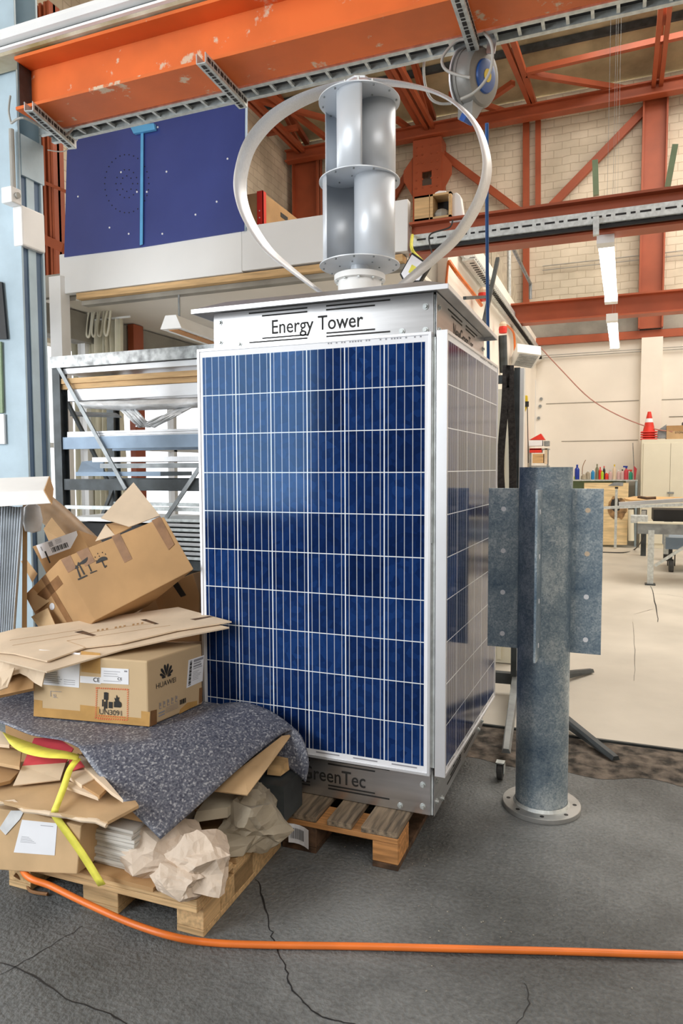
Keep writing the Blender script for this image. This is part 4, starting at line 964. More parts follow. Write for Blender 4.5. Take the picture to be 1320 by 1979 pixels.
b = MB(); b.box(-3.3, -2.3, RY+.05, RY+.55, P(130, 1002, 'y', RY).z-.02, P(130, 1002, 'y', RY).z+.012); tag(link('low_shelf_board', b, 'white'), 'thin white edged panel lying low on the rack above the black boxes', 'panel')
b = MB(); b.box(-3.3, -2.3, RY+.1, RY+.55, .5, P(130, 1006, 'y', RY).z-.022); tag(link('black_crate', b, 'black'), 'black crate standing in the bottom of the rack behind the cartons', 'crate')
# room behind the rack
t = thing('curtain', 'cream pleated curtain hanging under the gallery ceiling', 'curtain', (-4.2, 3.6, .02))
x0 = P(140, 640, 'y', 3.7).x; x1 = P(237, 640, 'y', 3.7).x; rows = []
for j in range(30):
    z = .03+3.05*j/29; rows.append([V((x0+(x1-x0)*i/90+.015*math.sin(z*3+i*.2), 3.7+.05*math.sin(i*.75)+.02*math.sin(i*.31+z), z)) for i in range(91)])
b = MB(); b.grid(rows); link('curtain_cloth', b, mat('cream_curtain', (.76, .72, .58), .8, var=.06), t, smooth=True, solid=.004)
b = MB(); b.tube([(x0-.1, 3.7, 3.1), (x1+.1, 3.7, 3.1)], .012, 8); link('curtain_rail', b, 'white', t)
for k, px in enumerate((150, 160, 170, 181, 192, 205)):
    b = MB(); b.tube(smoothpath([P(px+4, 595, 'y', 3.62), P(px-2, 620, 'y', 3.58), P(px-3, 640-abs(k-2)*4+k*3, 'y', 3.56), P(px+3, 642-abs(k-2)*4+k*3, 'y', 3.57), P(px+9, 600, 'y', 3.62)]), .012, 7); link('gathered_loop', b, 'cream_l', t)
b = MB(); b.box(P(96, 600, 'y', 2.9).x, P(118, 600, 'y', 2.9).x, 2.9, 3.02, .014, P(110, 533, 'y', 2.9).z); tag(link('white_post', b, 'white'), 'slim white boxed post at the left end of the gallery front', 'post')
for px0, px1, lab in ((84, 97, 'rust red upright left of the blue panels, left of a close pair'), (102, 112, 'rust red upright left of the blue panels, right of a close pair')):
    b = MB(); x0, x1 = P(px0, 400, 'y', 3.3).x, P(px1, 400, 'y', 3.3).x; b.box(x0, x0+.03, 3.25, 3.4, 3.43, 6.2); b.box(x1-.03, x1, 3.25, 3.4, 3.43, 6.2); b.box(x0, x1, 3.31, 3.34, 3.43, 6.2)
    tag(link('gallery_upright', b, 'oxide'), lab, 'upright')
b = MB(); b.bar(P(84, 352, 'y', 3.2), P(132, 372, 'y', 3.2), .04, .03); tag(link('gallery_crossbar', b, 'oxide'), 'thin rust red crossbar behind the left end of the blue boards, upper one', 'bar')
b = MB(); b.bar(P(84, 462, 'y', 3.2), P(124, 480, 'y', 3.2), .05, .09); tag(link('gallery_crossbar', b, 'oxide'), 'thick rust red crossbar behind the left end of the blue boards, lower one', 'bar')
b = MB(); b.box(-4.68, -4.6, 4.22, 4.4, 0.014, 3.15); tag(link('window_post', b, 'oxide'), 'brown steel post between the bright windows under the gallery', 'post')
t = thing('hanging_lamp', 'white trough lamp hanging on a chain under the gallery ceiling', 'lamp', P(345, 640, 'z', 2.6))
a, c = V((-3.55, 4.1, 2.62)), V((-2.9, 5.6, 2.62)); a = P(330, 635, 'z', 2.75); c = P(425, 668, 'z', 2.75)
b = MB(); d = (c-a).normalized(); s = d.cross(V((0, 0, 1)))*.11
b.hexa([a-s, c-s, c+s, a+s, a-s*.5+V((0, 0, .12)), c-s*.5+V((0, 0, .12)), c+s*.5+V((0, 0, .12)), a+s*.5+V((0, 0, .12))]); link('lamp_housing', b, 'white', t)
b = MB(); b.bar(a+d*.05-V((0, 0, .004)), c-d*.05-V((0, 0, .004)), .10, .006); link('orange_lit_bottom', b, 'wood_or', t)  # orange light on the lamp's underside, put in as orange colour
b = MB(); b.tube([a+d*.15+V((0, 0, .12)), a+d*.15+V((0, 0, .40))], .01, 6); link('chain', b, 'steel_grey', t)
# ================================================================ CARTONS AND LOOSE CARDBOARD
def PLN(p0, n):
    p0, n = V(p0), V(n).normalized()
    def f(px, py, off=0.0): d = _ray(px, py); return CC+d*((p0-CC).dot(n)/d.dot(n)) + n*off
    return f
def nrm(a, b_, c): n = (V(b_)-V(a)).cross(V(c)-V(a)).normalized(); return n if n.dot(CC-V(a)) > 0 else -n
def decal(f, pp, m, parent, name, off=.0012, th=.0006):
    b = MB(); b.poly([f(*p, off) for p in pp], th); return link(name, b, m, parent)
def stripes(f, rects, m, parent, name, off=.002):
    b = MB()
    for r_ in rects: b.poly([f(*p, off) for p in r_], .0004)
    o = link(name, b, m, parent); return o
def lerp2(q, u, v): # q: TL,TR,BR,BL pixel quad
    x = (q[0][0]*(1-u)+q[1][0]*u)*(1-v)+(q[3][0]*(1-u)+q[2][0]*u)*v
    y = (q[0][1]*(1-u)+q[1][1]*u)*(1-v)+(q[3][1]*(1-u)+q[2][1]*u)*v; return x, y
def sub(q, u0, u1, v0, v1): return [lerp2(q, u0, v0), lerp2(q, u1, v0), lerp2(q, u1, v1), lerp2(q, u0, v1)]
# printed warning carton on the floor covering
ZB = .508
F = P(287, 1405, 'z', ZB); Lc = P(65, 1385, 'z', ZB); Rc = P(392, 1360, 'z', ZB); Bc = Lc+Rc-F; HH = V((0, 0, .252))
t = thing('printed_carton', 'brown carton with battery warning frame, black petal emblem and white shipping labels', 'carton', F.lerp(Bc, .5))
b = MB(); b.hexa([F, Rc, Bc, Lc, F+HH, Rc+HH, Bc+HH, Lc+HH]); body = link('carton_body', b, mat('light_brown_carton', (.60, .44, .26), .8, var=.05, scale=4, bump=.06, bscale=12), t, bevel=.006)
nf, ns = nrm(F, Lc, F+HH), nrm(F, Rc, F+HH); ff, fs = PLN(F, nf), PLN(F, ns)
decal(ff, [(66, 1352), (82, 1354), (82, 1368), (155, 1374), (155, 1362), (192, 1366), (192, 1380), (273, 1388), (273, 1374), (290, 1376), (289, 1404), (65, 1384)], 'tape_l', t, 'tape_strip', .0008)
decal(fs, [(291, 1374), (303, 1371), (303, 1399), (290, 1404)], 'tape', t, 'tape_strip', .0008)
decal(fs, [(348, 1371), (362, 1358), (381, 1354), (381, 1362), (346, 1380)], 'tape_l', t, 'tape_strip', .0008)
decal(fs, [(385, 1330), (391, 1328), (390, 1357), (384, 1360)], 'red', t, 'tape_strip', .0008) if False else decal(fs, [(385, 1330), (391, 1328), (390, 1357), (384, 1360)], 'tape', t, 'tape_strip', .0008)
decal(ff, [(157, 1258), (194, 1262), (194, 1302), (157, 1298)], 'tape_l', t, 'tape_strip', .0008)
l1 = [(76, 1255), (155, 1262), (153, 1329), (76, 1322)]; o = decal(ff, l1, 'label', t, 'paper_label')
stripes(ff, [sub(l1, .1, .1+random.uniform(.3, .55), v, v+.012) for v in (.62, .68, .74, .80, .86, .92)]+[sub(l1, .62, .9, v, v+.012) for v in (.14, .80, .86, .92)], 'print_grey', o, 'label_print')
decal(ff, [(155, 1306), (196, 1309), (195, 1322), (155, 1319)], 'label', t, 'paper_label')
l2 = [(196, 1290), (249, 1293), (249, 1323), (195, 1320)]; o = decal(ff, l2, 'label', t, 'paper_label', .0016)
stripes(ff, [sub(l2, .1, random.uniform(.5, .8), v, v+.03) for v in (.2, .35, .5, .82)]+[sub(l2, .84, .95, .1, .2)], 'print_grey', o, 'label_print')
xdF = (F-Lc).normalized()
b = MB(); b.text('CE', .024, ff(187, 1314, .002), xdF, (0, 0, 1), .0006); b.text('CE', .016, ff(232, 1312, .0024), xdF, (0, 0, 1), .0006); link('lettering', b, 'blackp', t)
b = MB(); b.text('UN3091', .029, ff(215, 1377, .002), xdF, (0, 0, 1), .0006); link('lettering', b, 'blackp', t)
b = MB(); b.text('SL', .020, ff(107, 1345, .002), xdF, (0, 0, 1), .0006); link('lettering', b, 'print_grey', t)
stripes(ff, [[(98, 1335), (119, 1336.5), (119, 1337.3), (98, 1335.8)], [(98, 1335), (98.8, 1335), (98.8, 1346), (98, 1346)]], 'print_grey', t, 'corner_mark')
M['warnred'] = mat('warning_red_print', (.78, .20, .08), .7)
wf = [(186, 1328), (249, 1331), (248, 1393), (184, 1388)]; rr = []
for k in range(15):
    u = k/15; rr += [[lerp2(wf, u, 0), lerp2(wf, u+.035, 0), lerp2(wf, u+.02, .045), lerp2(wf, u-.015, .045)], [lerp2(wf, u, .955), lerp2(wf, u+.035, .955), lerp2(wf, u+.02, 1), lerp2(wf, u-.015, 1)],
           [lerp2(wf, 0, u+.035), lerp2(wf, .045, u), lerp2(wf, .045, u+.03), lerp2(wf, 0, u+.065)], [lerp2(wf, .955, u+.035), lerp2(wf, 1, u), lerp2(wf, 1, u+.03), lerp2(wf, .955, u+.065)]]
o = stripes(ff, rr, 'warnred', t, 'warning_frame'); o['kind'] = 'stuff'
def wq(u0, u1, v0, v1): return sub(wf, u0, u1, v0, v1)
stripes(ff, [wq(.25, .38, .16, .38), wq(.20, .24, .38, .60), wq(.26, .30, .44, .70), wq(.31, .36, .38, .66), wq(.40, .52, .44, .64), wq(.56, .76, .42, .60)], 'blackp', t, 'battery_symbol')
b = MB()
for cx, cy, rr_ in ((.31, .165, .06), (.77, .51, .05)):
    c = ff(*lerp2(wf, cx, cy), .0024); b.poly([c+xdF*(.14*rr_*1.1*math.cos(a)*(1 if cx < .5 else .35))+V((0, 0, 1))*(.14*rr_*(.35 if cx < .5 else 1.3))*math.sin(a) for a in np.linspace(0, 2*math.pi, 16)[:-1]], .0004)
b.poly([ff(*lerp2(wf, *p), .0022) for p in ((.60, .42), (.57, .30), (.62, .33), (.63, .20), (.68, .30), (.72, .27), (.70, .36), (.73, .42), (.66, .46))], .0004)
link('flame_symbol', b, 'blackp', t)
stripes(ff, [wq(.08+k*.07, .08+k*.07+.05, .885, .915) for k in range(12)]+[wq(.08+k*.06, .11+k*.06, .97+.02, 1.005+.02) for k in range(7)], 'warnred', t, 'small_print')
# petal emblem: eight petals fanning up from a point
cx, cy = 322, 1311; zs = .052; xs_ = (Rc-F).normalized(); c0 = fs(321.5, 1308.5, .0016); b = MB()
for a, ln, wd in ((80, 1, .17), (100, 1, .17), (55, .93, .17), (125, .93, .17), (31, .76, .15), (149, .76, .15), (10, .48, .11), (170, .48, .11)):
    d = xs_*math.cos(math.radians(a))+V((0, 0, 1))*math.sin(math.radians(a)); n2 = xs_*-math.sin(math.radians(a))+V((0, 0, 1))*math.cos(math.radians(a)); pr = [c0+d*zs*ln*.12]
    for u, ww in ((.35, .45), (.6, .85), (.8, 1), (.93, .8), (1, .25)): pr.append(c0+d*zs*ln*u+n2*zs*wd*.5*ww*1.3)
    for u, ww in ((1, .25), (.93, .8), (.8, 1), (.6, .85), (.35, .45)): pr.append(c0+d*zs*ln*u-n2*zs*wd*.5*ww*1.3)
    b.poly(pr, .0004)
link('petal_emblem', b, 'blackp', t)
b = MB(); b.text('HUAWEI', .028, fs(320.5, 1320, .0016), xs_, (0, 0, 1), .0006, sx=1.0); link('lettering', b, 'blackp', t)
l3 = [(364, 1276), (394, 1266), (391, 1316), (360, 1330)]; o = decal(fs, l3, 'label', t, 'paper_label')
stripes(fs, [sub(l3, .10, .24, v, v+.02+.012*(k % 3)) for k, v in enumerate(np.arange(.05, .92, .045))], 'blackp', o, 'barcode')
stripes(fs, [sub(l3, .34, .95, .05, .14), sub(l3, .34, .8, .18, .22), sub(l3, .34, .85, .27, .33), sub(l3, .34, .9, .37, .40)]+[sub(l3, .34, random.uniform(.6, .9), v, v+.012) for v in (.5, .56, .62, .68, .74, .8)], 'print_grey', o, 'label_print')
rr = []
pq = [(306, 1357), (345, 1340), (345, 1370), (306, 1388)]
for k in range(5): rr += [sub(pq, .03+k*.2, .05+k*.2, .05, .45), sub(pq, .08+k*.2, .12+k*.2, .1, .3), sub(pq, .04+k*.2, .14+k*.2, .42, .46)]
for k in range(5): rr.append(sub(pq, .35, .98, .55+k*.08, .565+k*.08))
for k in range(2): rr.append(sub(pq, 0, .3, .66+k*.18, .74+k*.18))
o = stripes(fs, rr, 'print_grey', t, 'handling_symbols'); o['kind'] = 'stuff'
stripes(fs, [sub([(347, 1353), (359, 1348), (359, 1357), (347, 1362)], u, u+.14, 0, 1) for u in (0, .2, .42, .6, .82)], 'blackp', t, 'barcode')
# flattened cardboard lying across its top
zt = F.z+.252
f1 = PLN(V((F.x, F.y, zt+.016)), V((0, -.19, 1)))
t = thing('flattened_carton', 'pale flattened carton sheet lying across the top of the printed carton', 'cardboard', f1(250, 1210))
top = [(-30, 1236), (35, 1219), (75, 1216), (345, 1178), (448, 1206), (345, 1222), (235, 1248), (166, 1256), (92, 1283), (30, 1268), (-30, 1262)]
b = MB(); b.poly([f1(*p, .012) for p in top], .006); link('top_layer', b, 'card_l', t)
b = MB(); b.poly([f1(*p, 0) for p in [(-10, 1250), (345, 1190), (443, 1212), (340, 1232), (240, 1254), (90, 1298), (20, 1280), (-20, 1270)]], .006); link('lower_layer', b, 'card_l', t)
b = MB()
for pp in ([(145, 1227), (160, 1224), (187, 1233), (180, 1235)], [(272, 1203), (283, 1202), (308, 1211), (300, 1212)], [(368, 1202), (405, 1196), (413, 1197), (378, 1204)]): b.poly([f1(*p, .0128) for p in pp], .0006)
link('slot_cutout', b, 'wood_dk', t)
b = MB()
for a, c in (((20, 1243), (160, 1222)), ((25, 1253), (240, 1218)), ((230, 1218), (300, 1210)), ((130, 1244), (330, 1214)), ((165, 1256), (130, 1244))): b.bar(f1(*a, .0128), f1(*c, .0128), .001, .0008)
for k in range(12): x = 180+k*8.5; b.poly([f1(x, 1224-k*1.4, .013), f1(x+4, 1223.3-k*1.4, .013), f1(x+4, 1226-k*1.4, .013), f1(x, 1227-k*1.4, .013)], .0004) if k % 4 else None
link('faint_print', b, 'card_d', t)
b = MB(); g = [[f1(-20+i*14, 1262+4*math.sin(i*.8)+i*.9, -.01-.004*j) + V((0, -.012*j, -.022*j*(1+.3*math.sin(i)))) for i in range(9)] for j in range(4)]; b.grid(g); link('torn_flap', b, 'card_l', t, solid=.004)
# tall leaning cartons behind: define a base plane
def hexbox(name, A, B, C_, D_, off, m, lab, cat='carton', bev=.004):
    t = thing(name, lab, cat, (A+B+C_+D_)/4); b = MB(); o_ = off
    b.hexa([D_, C_, C_+o_, D_+o_, A, B, B+o_, A+o_]); link('carton_body', b, m, t, bevel=bev); return t
A, B, C_, D_ = D(115, 1081, 3.02), D(317, 998, 2.98), D(375, 1100, 2.90), D(183, 1200, 2.92)
E_ = D(47, 1150, 3.22)
t = hexbox('tilted_carton', A, B, C_, D_, (E_-A), 'card_d', 'large tilted brown carton with arrow, glass and umbrella symbols and an open flap')
fa = PLN(A, nrm(A, B, D_)); nl = nrm(A, E_, D_); fb_ = PLN(A, nl)
decal(fa, [(293, 1006), (310, 998), (337, 1052), (326, 1063)], 'tape', t, 'tape_strip'); decal(fa, [(215, 1036), (232, 1031), (256, 1080), (241, 1088)], 'tape', t, 'tape_strip')
decal(fa, [(118, 1082), (136, 1073), (148, 1098), (132, 1107)], 'tape', t, 'tape_strip'); decal(fa, [(148, 1067), (170, 1058), (184, 1085), (165, 1095)], 'tape', t, 'tape_strip')
decal(fb_, [(80, 1118), (88, 1110), (145, 1208), (135, 1212)], 'tape', t, 'tape_strip'); decal(fb_, [(70, 1150), (112, 1112), (122, 1128), (82, 1168)], 'tape', t, 'tape_strip')
b = MB(); q = [fb_(101+5*math.cos(a), 1172+7*math.sin(a), .0016) for a in np.linspace(0, 6.28, 14)[:-1]]; b.poly(q, .0004); link('round_hole', b, 'label', t)
U = lambda L_: stripes(fa, L_, 'blackp', t, 'handling_symbols')
U([[(150, 1119), (168, 1111), (170, 1113), (152, 1121.5)], [(148, 1098), (150, 1097), (157, 1115), (154, 1116)], [(145, 1100), (147, 1092), (153, 1097)], [(153, 1093), (155, 1092), (165, 1110), (162, 1111)], [(149, 1095), (151, 1086), (158, 1090)]])
dr = [[(163+8*math.cos(a)-1, 1082-3*math.cos(a)+8*math.sin(a)) for a in np.linspace(-.35, math.pi-.35, 9)], [(170, 1092), (172, 1091), (178, 1104), (176, 1105)], [(174, 1107), (187, 1102), (188, 1103.5), (175, 1109)]]
U(dr)
um = [[(197+11*math.cos(a), 1083+2.5-4*math.cos(a)-9*math.sin(a)) for a in np.linspace(0, math.pi, 11)], [(196, 1084), (198, 1083), (203, 1094), (201, 1095)], [(201, 1095), (203, 1094), (206, 1092), (207, 1094), (203, 1098)]]
for x, y in ((184, 1077), (189, 1070), (198, 1068), (204, 1071), (186, 1084), (192, 1075)): um.append([(x-1, y), (x, y-1.6), (x+1, y), (x, y+1.6)])
U(um)
def flap(pts, m, parent, name='flap', th=.004):
    b = MB(); b.poly(pts, th); return link(name, b, m, parent)
flap([D(195, 1001, 2.98), D(258, 932, 3.1), D(309, 996, 3.0), D(250, 1018, 2.97)], 'card_l', t)
flap([D(184, 1046, 3.0), D(204, 1013, 3.04), D(222, 1034, 3.0)], 'card_l', t)
flap([D(204, 1013, 3.05), D(244, 1006, 3.12), D(254, 1018, 3.0), D(222, 1034, 3.0)], 'card_d', t)
flap([D(47, 1150, 3.2), D(93, 1118, 3.12), D(112, 1150, 3.08), D(68, 1182, 3.14)], 'card', t)
flap([D(60, 1192, 3.12), D(92, 1175, 3.08), D(110, 1215, 3.0), D(82, 1222, 3.02)], 'card', t)
# labelled carton behind it
A, B, C_, D_ = D(62, 1056, 3.32), D(152, 1024, 3.3), D(180, 1075, 3.24), D(98, 1125, 3.26)
t = hexbox('leaning_carton', A, B, C_, D_, V((-.02, .16, -.05)), 'card_d', 'smaller leaning brown carton with a large white barcode label, behind the tilted one')
fc = PLN(A, nrm(A, B, D_)); l4 = [(70, 1054), (148, 1026), (156, 1053), (81, 1080)]; o = decal(fc, l4, 'label', t, 'paper_label')
stripes(fc, [sub(l4, .30+k*.03, .30+k*.03+.012+.006*(k % 3), .52, .86) for k in range(14)]+[sub(l4, .28, .38, .12+k*.07, .15+k*.07) for k in range(5)], 'blackp', o, 'barcode')
stripes(fc, [sub(l4, .45, .6, .12+k*.08, .14+k*.08) for k in range(4)]+[sub(l4, .08, .1, .2, .5)], 'print_grey', o, 'label_print')
stripes(fc, [[(86, 1066), (89, 1065), (98, 1087), (96, 1089)]], 'blackp', t, 'slot_cutout')
flap([D(40, 1084, 3.3), D(52, 1082, 3.3), D(72, 1108, 3.25), D(62, 1125, 3.22)], 'card', t)
# carton below right with a black hand slot
A, B, C_, D_ = D(300, 1140, 3.02), D(370, 1108, 3.0), D(386, 1210, 2.95), D(315, 1225, 2.95)
A = P(296, 1140, 'y', .32); B = P(372, 1108, 'y', .32); 
t = thing('slotted_carton', 'brown carton with a black hand slot low beside the solar panel', 'carton', P(340, 1200, 'y', .3))
b = MB(); q = [P(296, 1140, 'y', .25), P(372, 1108, 'y', .25), P(386, 1150, 'y', .25), P(386, 1240, 'y', .25), P(316, 1240, 'y', .25)]; b.poly(q, .35, (0, -1, 0)); link('carton_body', b, 'card_d', t, bevel=.004)
fd = PLN((0, .25, 0), (0, -1, 0)); stripes(fd, [[(331, 1126), (342, 1121), (360, 1150), (350, 1154)]], 'black', t, 'slot_cutout')
flap([P(205, 1200, 'y', .05), P(290, 1155, 'y', .12), P(300, 1145, 'y', .16), P(262, 1192, 'y', .05)], 'card_l', t); flap([P(225, 1198, 'y', .1), P(297, 1150, 'y', .2), P(310, 1190, 'y', .15)], 'card_d', t)
t = thing('cardboard_heap', 'heap of dark brown crumpled cartons behind the printed carton, mostly hidden', 'cardboard', (-1.6, .2, .0))
b = MB(); b.box(-2.15, -1.1, .02, .62, 0, .62); b.box(-2.3, -1.55, -.3, .0, .56, .70); link('heap_body', b, 'card_d', t, bevel=.01)
b = MB(); b.poly([D(-20, 1265, 2.75), D(50, 1262, 2.8), D(66, 1300, 2.72), D(64, 1330, 2.68), D(-20, 1348, 2.66)], .02); tag(link('crushed_carton', b, 'card_d'), 'crushed dark brown carton at the left end on the floor covering', 'carton')
b = MB(); b.poly([D(-5, 1300, 2.68), D(28, 1290, 2.68), D(14, 1328, 2.64), D(-5, 1335, 2.62)], .006); tag(link('card_scrap', b, 'card_l'), 'small pale card scrap in front of the crushed dark carton', 'scrap')
# left edge: silver bundle, plank, tube, white open box
t = thing('slat_bundle', 'leaning bundle of ribbed silver aluminium slats at the left edge', 'slats', D(10, 1220, 3.1))
n_ = 16; b = MB(); rows = [[], []]
for i in range(n_*6+1):
    u = i/(n_*6); w_ = .03*abs(math.sin(u*n_*math.pi)); 
    a, c = D(-40+u*84, 978+2*math.sin(u*9), 3.12-w_), D(-40+u*66, 1236, 2.98-w_); rows[0].append(a); rows[1].append(c)
b.grid(rows); link('ribbed_slats', b, mat('dull_silver_slats', (.42, .46, .50), .38, .7, var=.15, scale=6), t, solid=.01)
b = MB(); b.hexa([D(42, 1240, 3.06), D(52, 1240, 3.06), D(52, 1240, 3.14), D(42, 1240, 3.14), D(44, 970, 3.22), D(53, 972, 3.22), D(53, 972, 3.3), D(44, 970, 3.3)])
tag(link('wooden_plank', b, 'card_d'), 'narrow brown plank standing at the right side of the slat bundle', 'plank')
t = thing('white_lined_box', 'open white carton tray on top of the slat bundle at the left edge', 'carton', D(50, 975, 3.1))
A, B, C_, D_ = D(-40, 952, 3.02), D(85, 947, 3.02), D(100, 973, 3.0), D(-40, 982, 3.0)
b = MB(); b.hexa([D_, C_, D(104, 950, 3.25), D(-40, 955, 3.25), A, B, D(96, 920, 3.3), D(-40, 925, 3.3)]); link('tray_body', b, 'white', t, bevel=.004)
flap([D(86, 947, 3.01), D(96, 920, 3.28), D(104, 945, 3.2), D(101, 974, 3.0)], 'card_d', t)
b = MB(); b.tube([D(58, 955, 3.62), D(115, 1005, 3.66), D(190, 1075, 3.7)], [.065, .07, .07], 20); tag(link('cardboard_tube', b, mat('taped_brown_tube', (.36, .24, .14), .45, var=.2, scale=9), smooth=True), 'thick taped brown cardboard tube leaning down towards the cartons', 'tube')
b = MB(); b.lathe(D(63, 1005, 3.2), [(.001, -.06), (.035, -.05), (.045, 0), (.035, .06), (.01, .08)], 12); tag(link('bubble_wrap', b, 'plasticwrap', smooth=True), 'pale bubble wrap wad hanging below the white carton tray', 'bubble wrap')
flap_o = MB(); flap_o.poly([D(84, 1022, 3.5), D(100, 1000, 3.54), D(150, 1062, 3.5), D(100, 1060, 3.5)], .01); tag(link('card_sheet', flap_o, 'card'), 'pale card sheet behind the labelled leaning carton', 'cardboard')
# ================================================================ LOAD ON THE PALE PALLET
def slabz(pts, z, th, m, name, lab, cat, parent=None):
    b = MB(); b.poly([P(*p[:2], 'z', p[2] if len(p) > 2 else z) for p in pts], th, None); o = link(name, b, m, parent)
    return o if parent else tag(o, lab, cat)
t = thing('labelled_carton', 'flattened brown carton with a white label hanging at the front left of the pallet', 'carton', P(80, 1680, 'y', -.79))
fq = PLN((0, -.785, 0), (0, -1, 0)); b = MB(); q = [fq(*p) for p in ((-25, 1560), (60, 1572), (157, 1597), (149, 1690), (60, 1686), (-25, 1680))]; b.poly(q, .30, (0, -1, 0)); link('carton_body', b, 'card', t, bevel=.004)
o = decal(fq, [(43, 1584), (111, 1591), (106, 1653), (27, 1647)], 'label', t, 'paper_label')
l5 = [(43, 1584), (111, 1591), (106, 1653), (27, 1647)]; stripes(fq, [sub(l5, .1, .1+.1*k/2+.2, .5+k*.04, .508+k*.04) for k in range(5)]+[sub(l5, .55, .9, .1, .115)], 'print_grey', o, 'label_print')
b = MB(); b.poly([fq(*p, .003) for p in ((0, 1600), (22, 1566), (48, 1566), (40, 1582), (12, 1613))], .002); link('torn_tape', b, 'plasticwrap', t)
b = MB(); x0 = P(155, 1640, 'y', -.70).x; x1 = P(262, 1640, 'y', -.70).x
for k in range(11):
    z = .168+k*.0125; b.cbox(((x0+x1)/2+random.uniform(-.012, .012), -.52+random.uniform(-.012, .012), z), x1-x0, .36, .0115, Matrix.Rotation(random.uniform(-.03, .03), 3, 'Z'))
o = link('paper_stack', b, 'paper', bevel=.002); tag(o, 'stack of flat pale packing paper on the pallet behind the label carton', 'paper')
b = MB(); b.box(x0-.02, x1+.1, -.745, -.3, .146, .160); tag(link('corrugated_board', b, 'card_d'), 'brown corrugated board lying directly on the pale pallet', 'cardboard')
b = MB(); b.box(-1.30, -.80, -.66, -.22, .31, .365); b.box(-1.62, -1.18, -.12, .01, 0, .40); tag(link('packed_cartons', b, 'card_d', bevel=.006), 'dark flattened cartons packed inside the pallet load under the floor covering', 'cardboard')
b = MB()
o = thing('large_card_sheet', 'large brown flattened carton with torn front edge under the yellow strap', 'cardboard', P(150, 1560, 'z', .37))
b.poly([P(*p, 'z', .385) for p in ((-30, 1540), (50, 1560), (110, 1570), (208, 1588), (268, 1556), (215, 1480), (60, 1470), (-30, 1480))], .010); link('card_face', b, 'card', o)
b = MB(); b.tube([P(*p, 'z', .376)+V((0, .004*(-1)**i, .004*(i % 3-1))) for i, p in enumerate(((-30, 1543), (0, 1552), (25, 1553), (50, 1563), (75, 1570), (100, 1574), (130, 1576), (160, 1583), (185, 1590), (208, 1592)))], .008, 7); link('torn_edge', b, 'card_l', o)
t = thing('red_printed_card', 'card piece printed red at its upper half under the yellow strap', 'cardboard', P(80, 1480, 'z', .43))
q = {n: v for n, v in zip('abcdefg', [P(66, 1426, 'z', .475), P(112, 1426, 'z', .485), P(142, 1446, 'z', .47), P(127, 1474, 'z', .435), P(43, 1480, 'z', .43), P(25, 1518, 'z', .398), P(116, 1507, 'z', .402)])}
b = MB(); b.poly([q['a'], q['b'], q['c'], q['d'], q['e']], .004); link('red_half', b, 'redcard', t); b = MB(); b.poly([q['e'], q['d'], q['g'], q['f']], .004); link('plain_half', b, 'card_l', t)
b = MB(); b.poly([P(134, 1466, 'z', .46), P(150, 1462, 'z', .465), P(163, 1481, 'z', .45), P(132, 1492, 'z', .43)], .004); tag(link('red_card_scrap', b, 'redcard'), 'small red card scrap right of the yellow strap', 'cardboard')
for i, (pp, z, m, lab) in enumerate(((((128, 1497), (165, 1480), (187, 1502), (158, 1517)), .432, 'card_l', 'pale folded card piece, upper of three right of the strap'), (((158, 1517), (187, 1502), (208, 1522), (192, 1538)), .428, 'card_d', 'brown folded card piece, middle of three right of the strap'), (((124, 1508), (160, 1518), (192, 1536), (190, 1541), (120, 1516)), .42, 'card_l', 'pale card edge piece, lowest of three right of the strap'),
      (((-20, 1432), (42, 1450), (38, 1482), (-20, 1470)), .44, 'card', 'brown card sheet at the left edge under the floor covering'), (((-20, 1476), (38, 1490), (20, 1508), (-20, 1518)), .41, 'card_d', 'dark corrugated card layer at the left edge below the brown sheet'), (((0, 1412), (30, 1425), (18, 1440), (-20, 1436)), .468, 'card_l', 'pale card scrap at the top left of the pallet load'), (((150, 1455), (175, 1470), (238, 1545), (215, 1530), (160, 1480)), .44, 'card_l', 'long pale card strip just under the edge of the floor covering'))):
    b = MB(); b.poly([P(*p, 'z', z) for p in pp], .012); tag(link('card_piece', b, m, bevel=.001), lab, 'cardboard')
t = thing('yellow_strap', 'yellow webbing strap looped over the cardboard and down to the pallet', 'strap', P(195, 1710, 'y', -.79))
rows = [[], []]
for (a, c, z) in (((5, 1415), (18, 1436), .492), ((22, 1422), (30, 1447), .49), ((55, 1434), (52, 1457), .488), ((92, 1446), (86, 1464), .488), ((128, 1452), (124, 1466), .49), ((153, 1459), (150, 1469), .482)):
    rows[0].append(P(*a, 'z', z)); rows[1].append(P(*c, 'z', z))
b = MB(); b.grid([smoothpath(rows[0], 4), smoothpath(rows[1], 4)]); link('strap_upper_run', b, 'yellow', t, solid=.002, smooth=True)
rows = [[], []]
for (a, c, z) in (((146, 1463), (157, 1467), .475), ((129, 1486), (141, 1488), .455), ((117, 1520), (129, 1524), .425), ((105, 1552), (117, 1555), .403), ((99, 1568), (113, 1568), .392)):
    rows[0].append(P(*a, 'z', z)); rows[1].append(P(*c, 'z', z))
for (a, c) in (((102, 1582), (117, 1579)), ((148, 1647), (163, 1643)), ((190, 1713), (204, 1709))): rows[0].append(P(*a, 'y', -.792)); rows[1].append(P(*c, 'y', -.792))
b = MB(); b.grid([smoothpath(rows[0], 4), smoothpath(rows[1], 4)]); link('strap_lower_run', b, 'yellow', t, solid=.002, smooth=True)
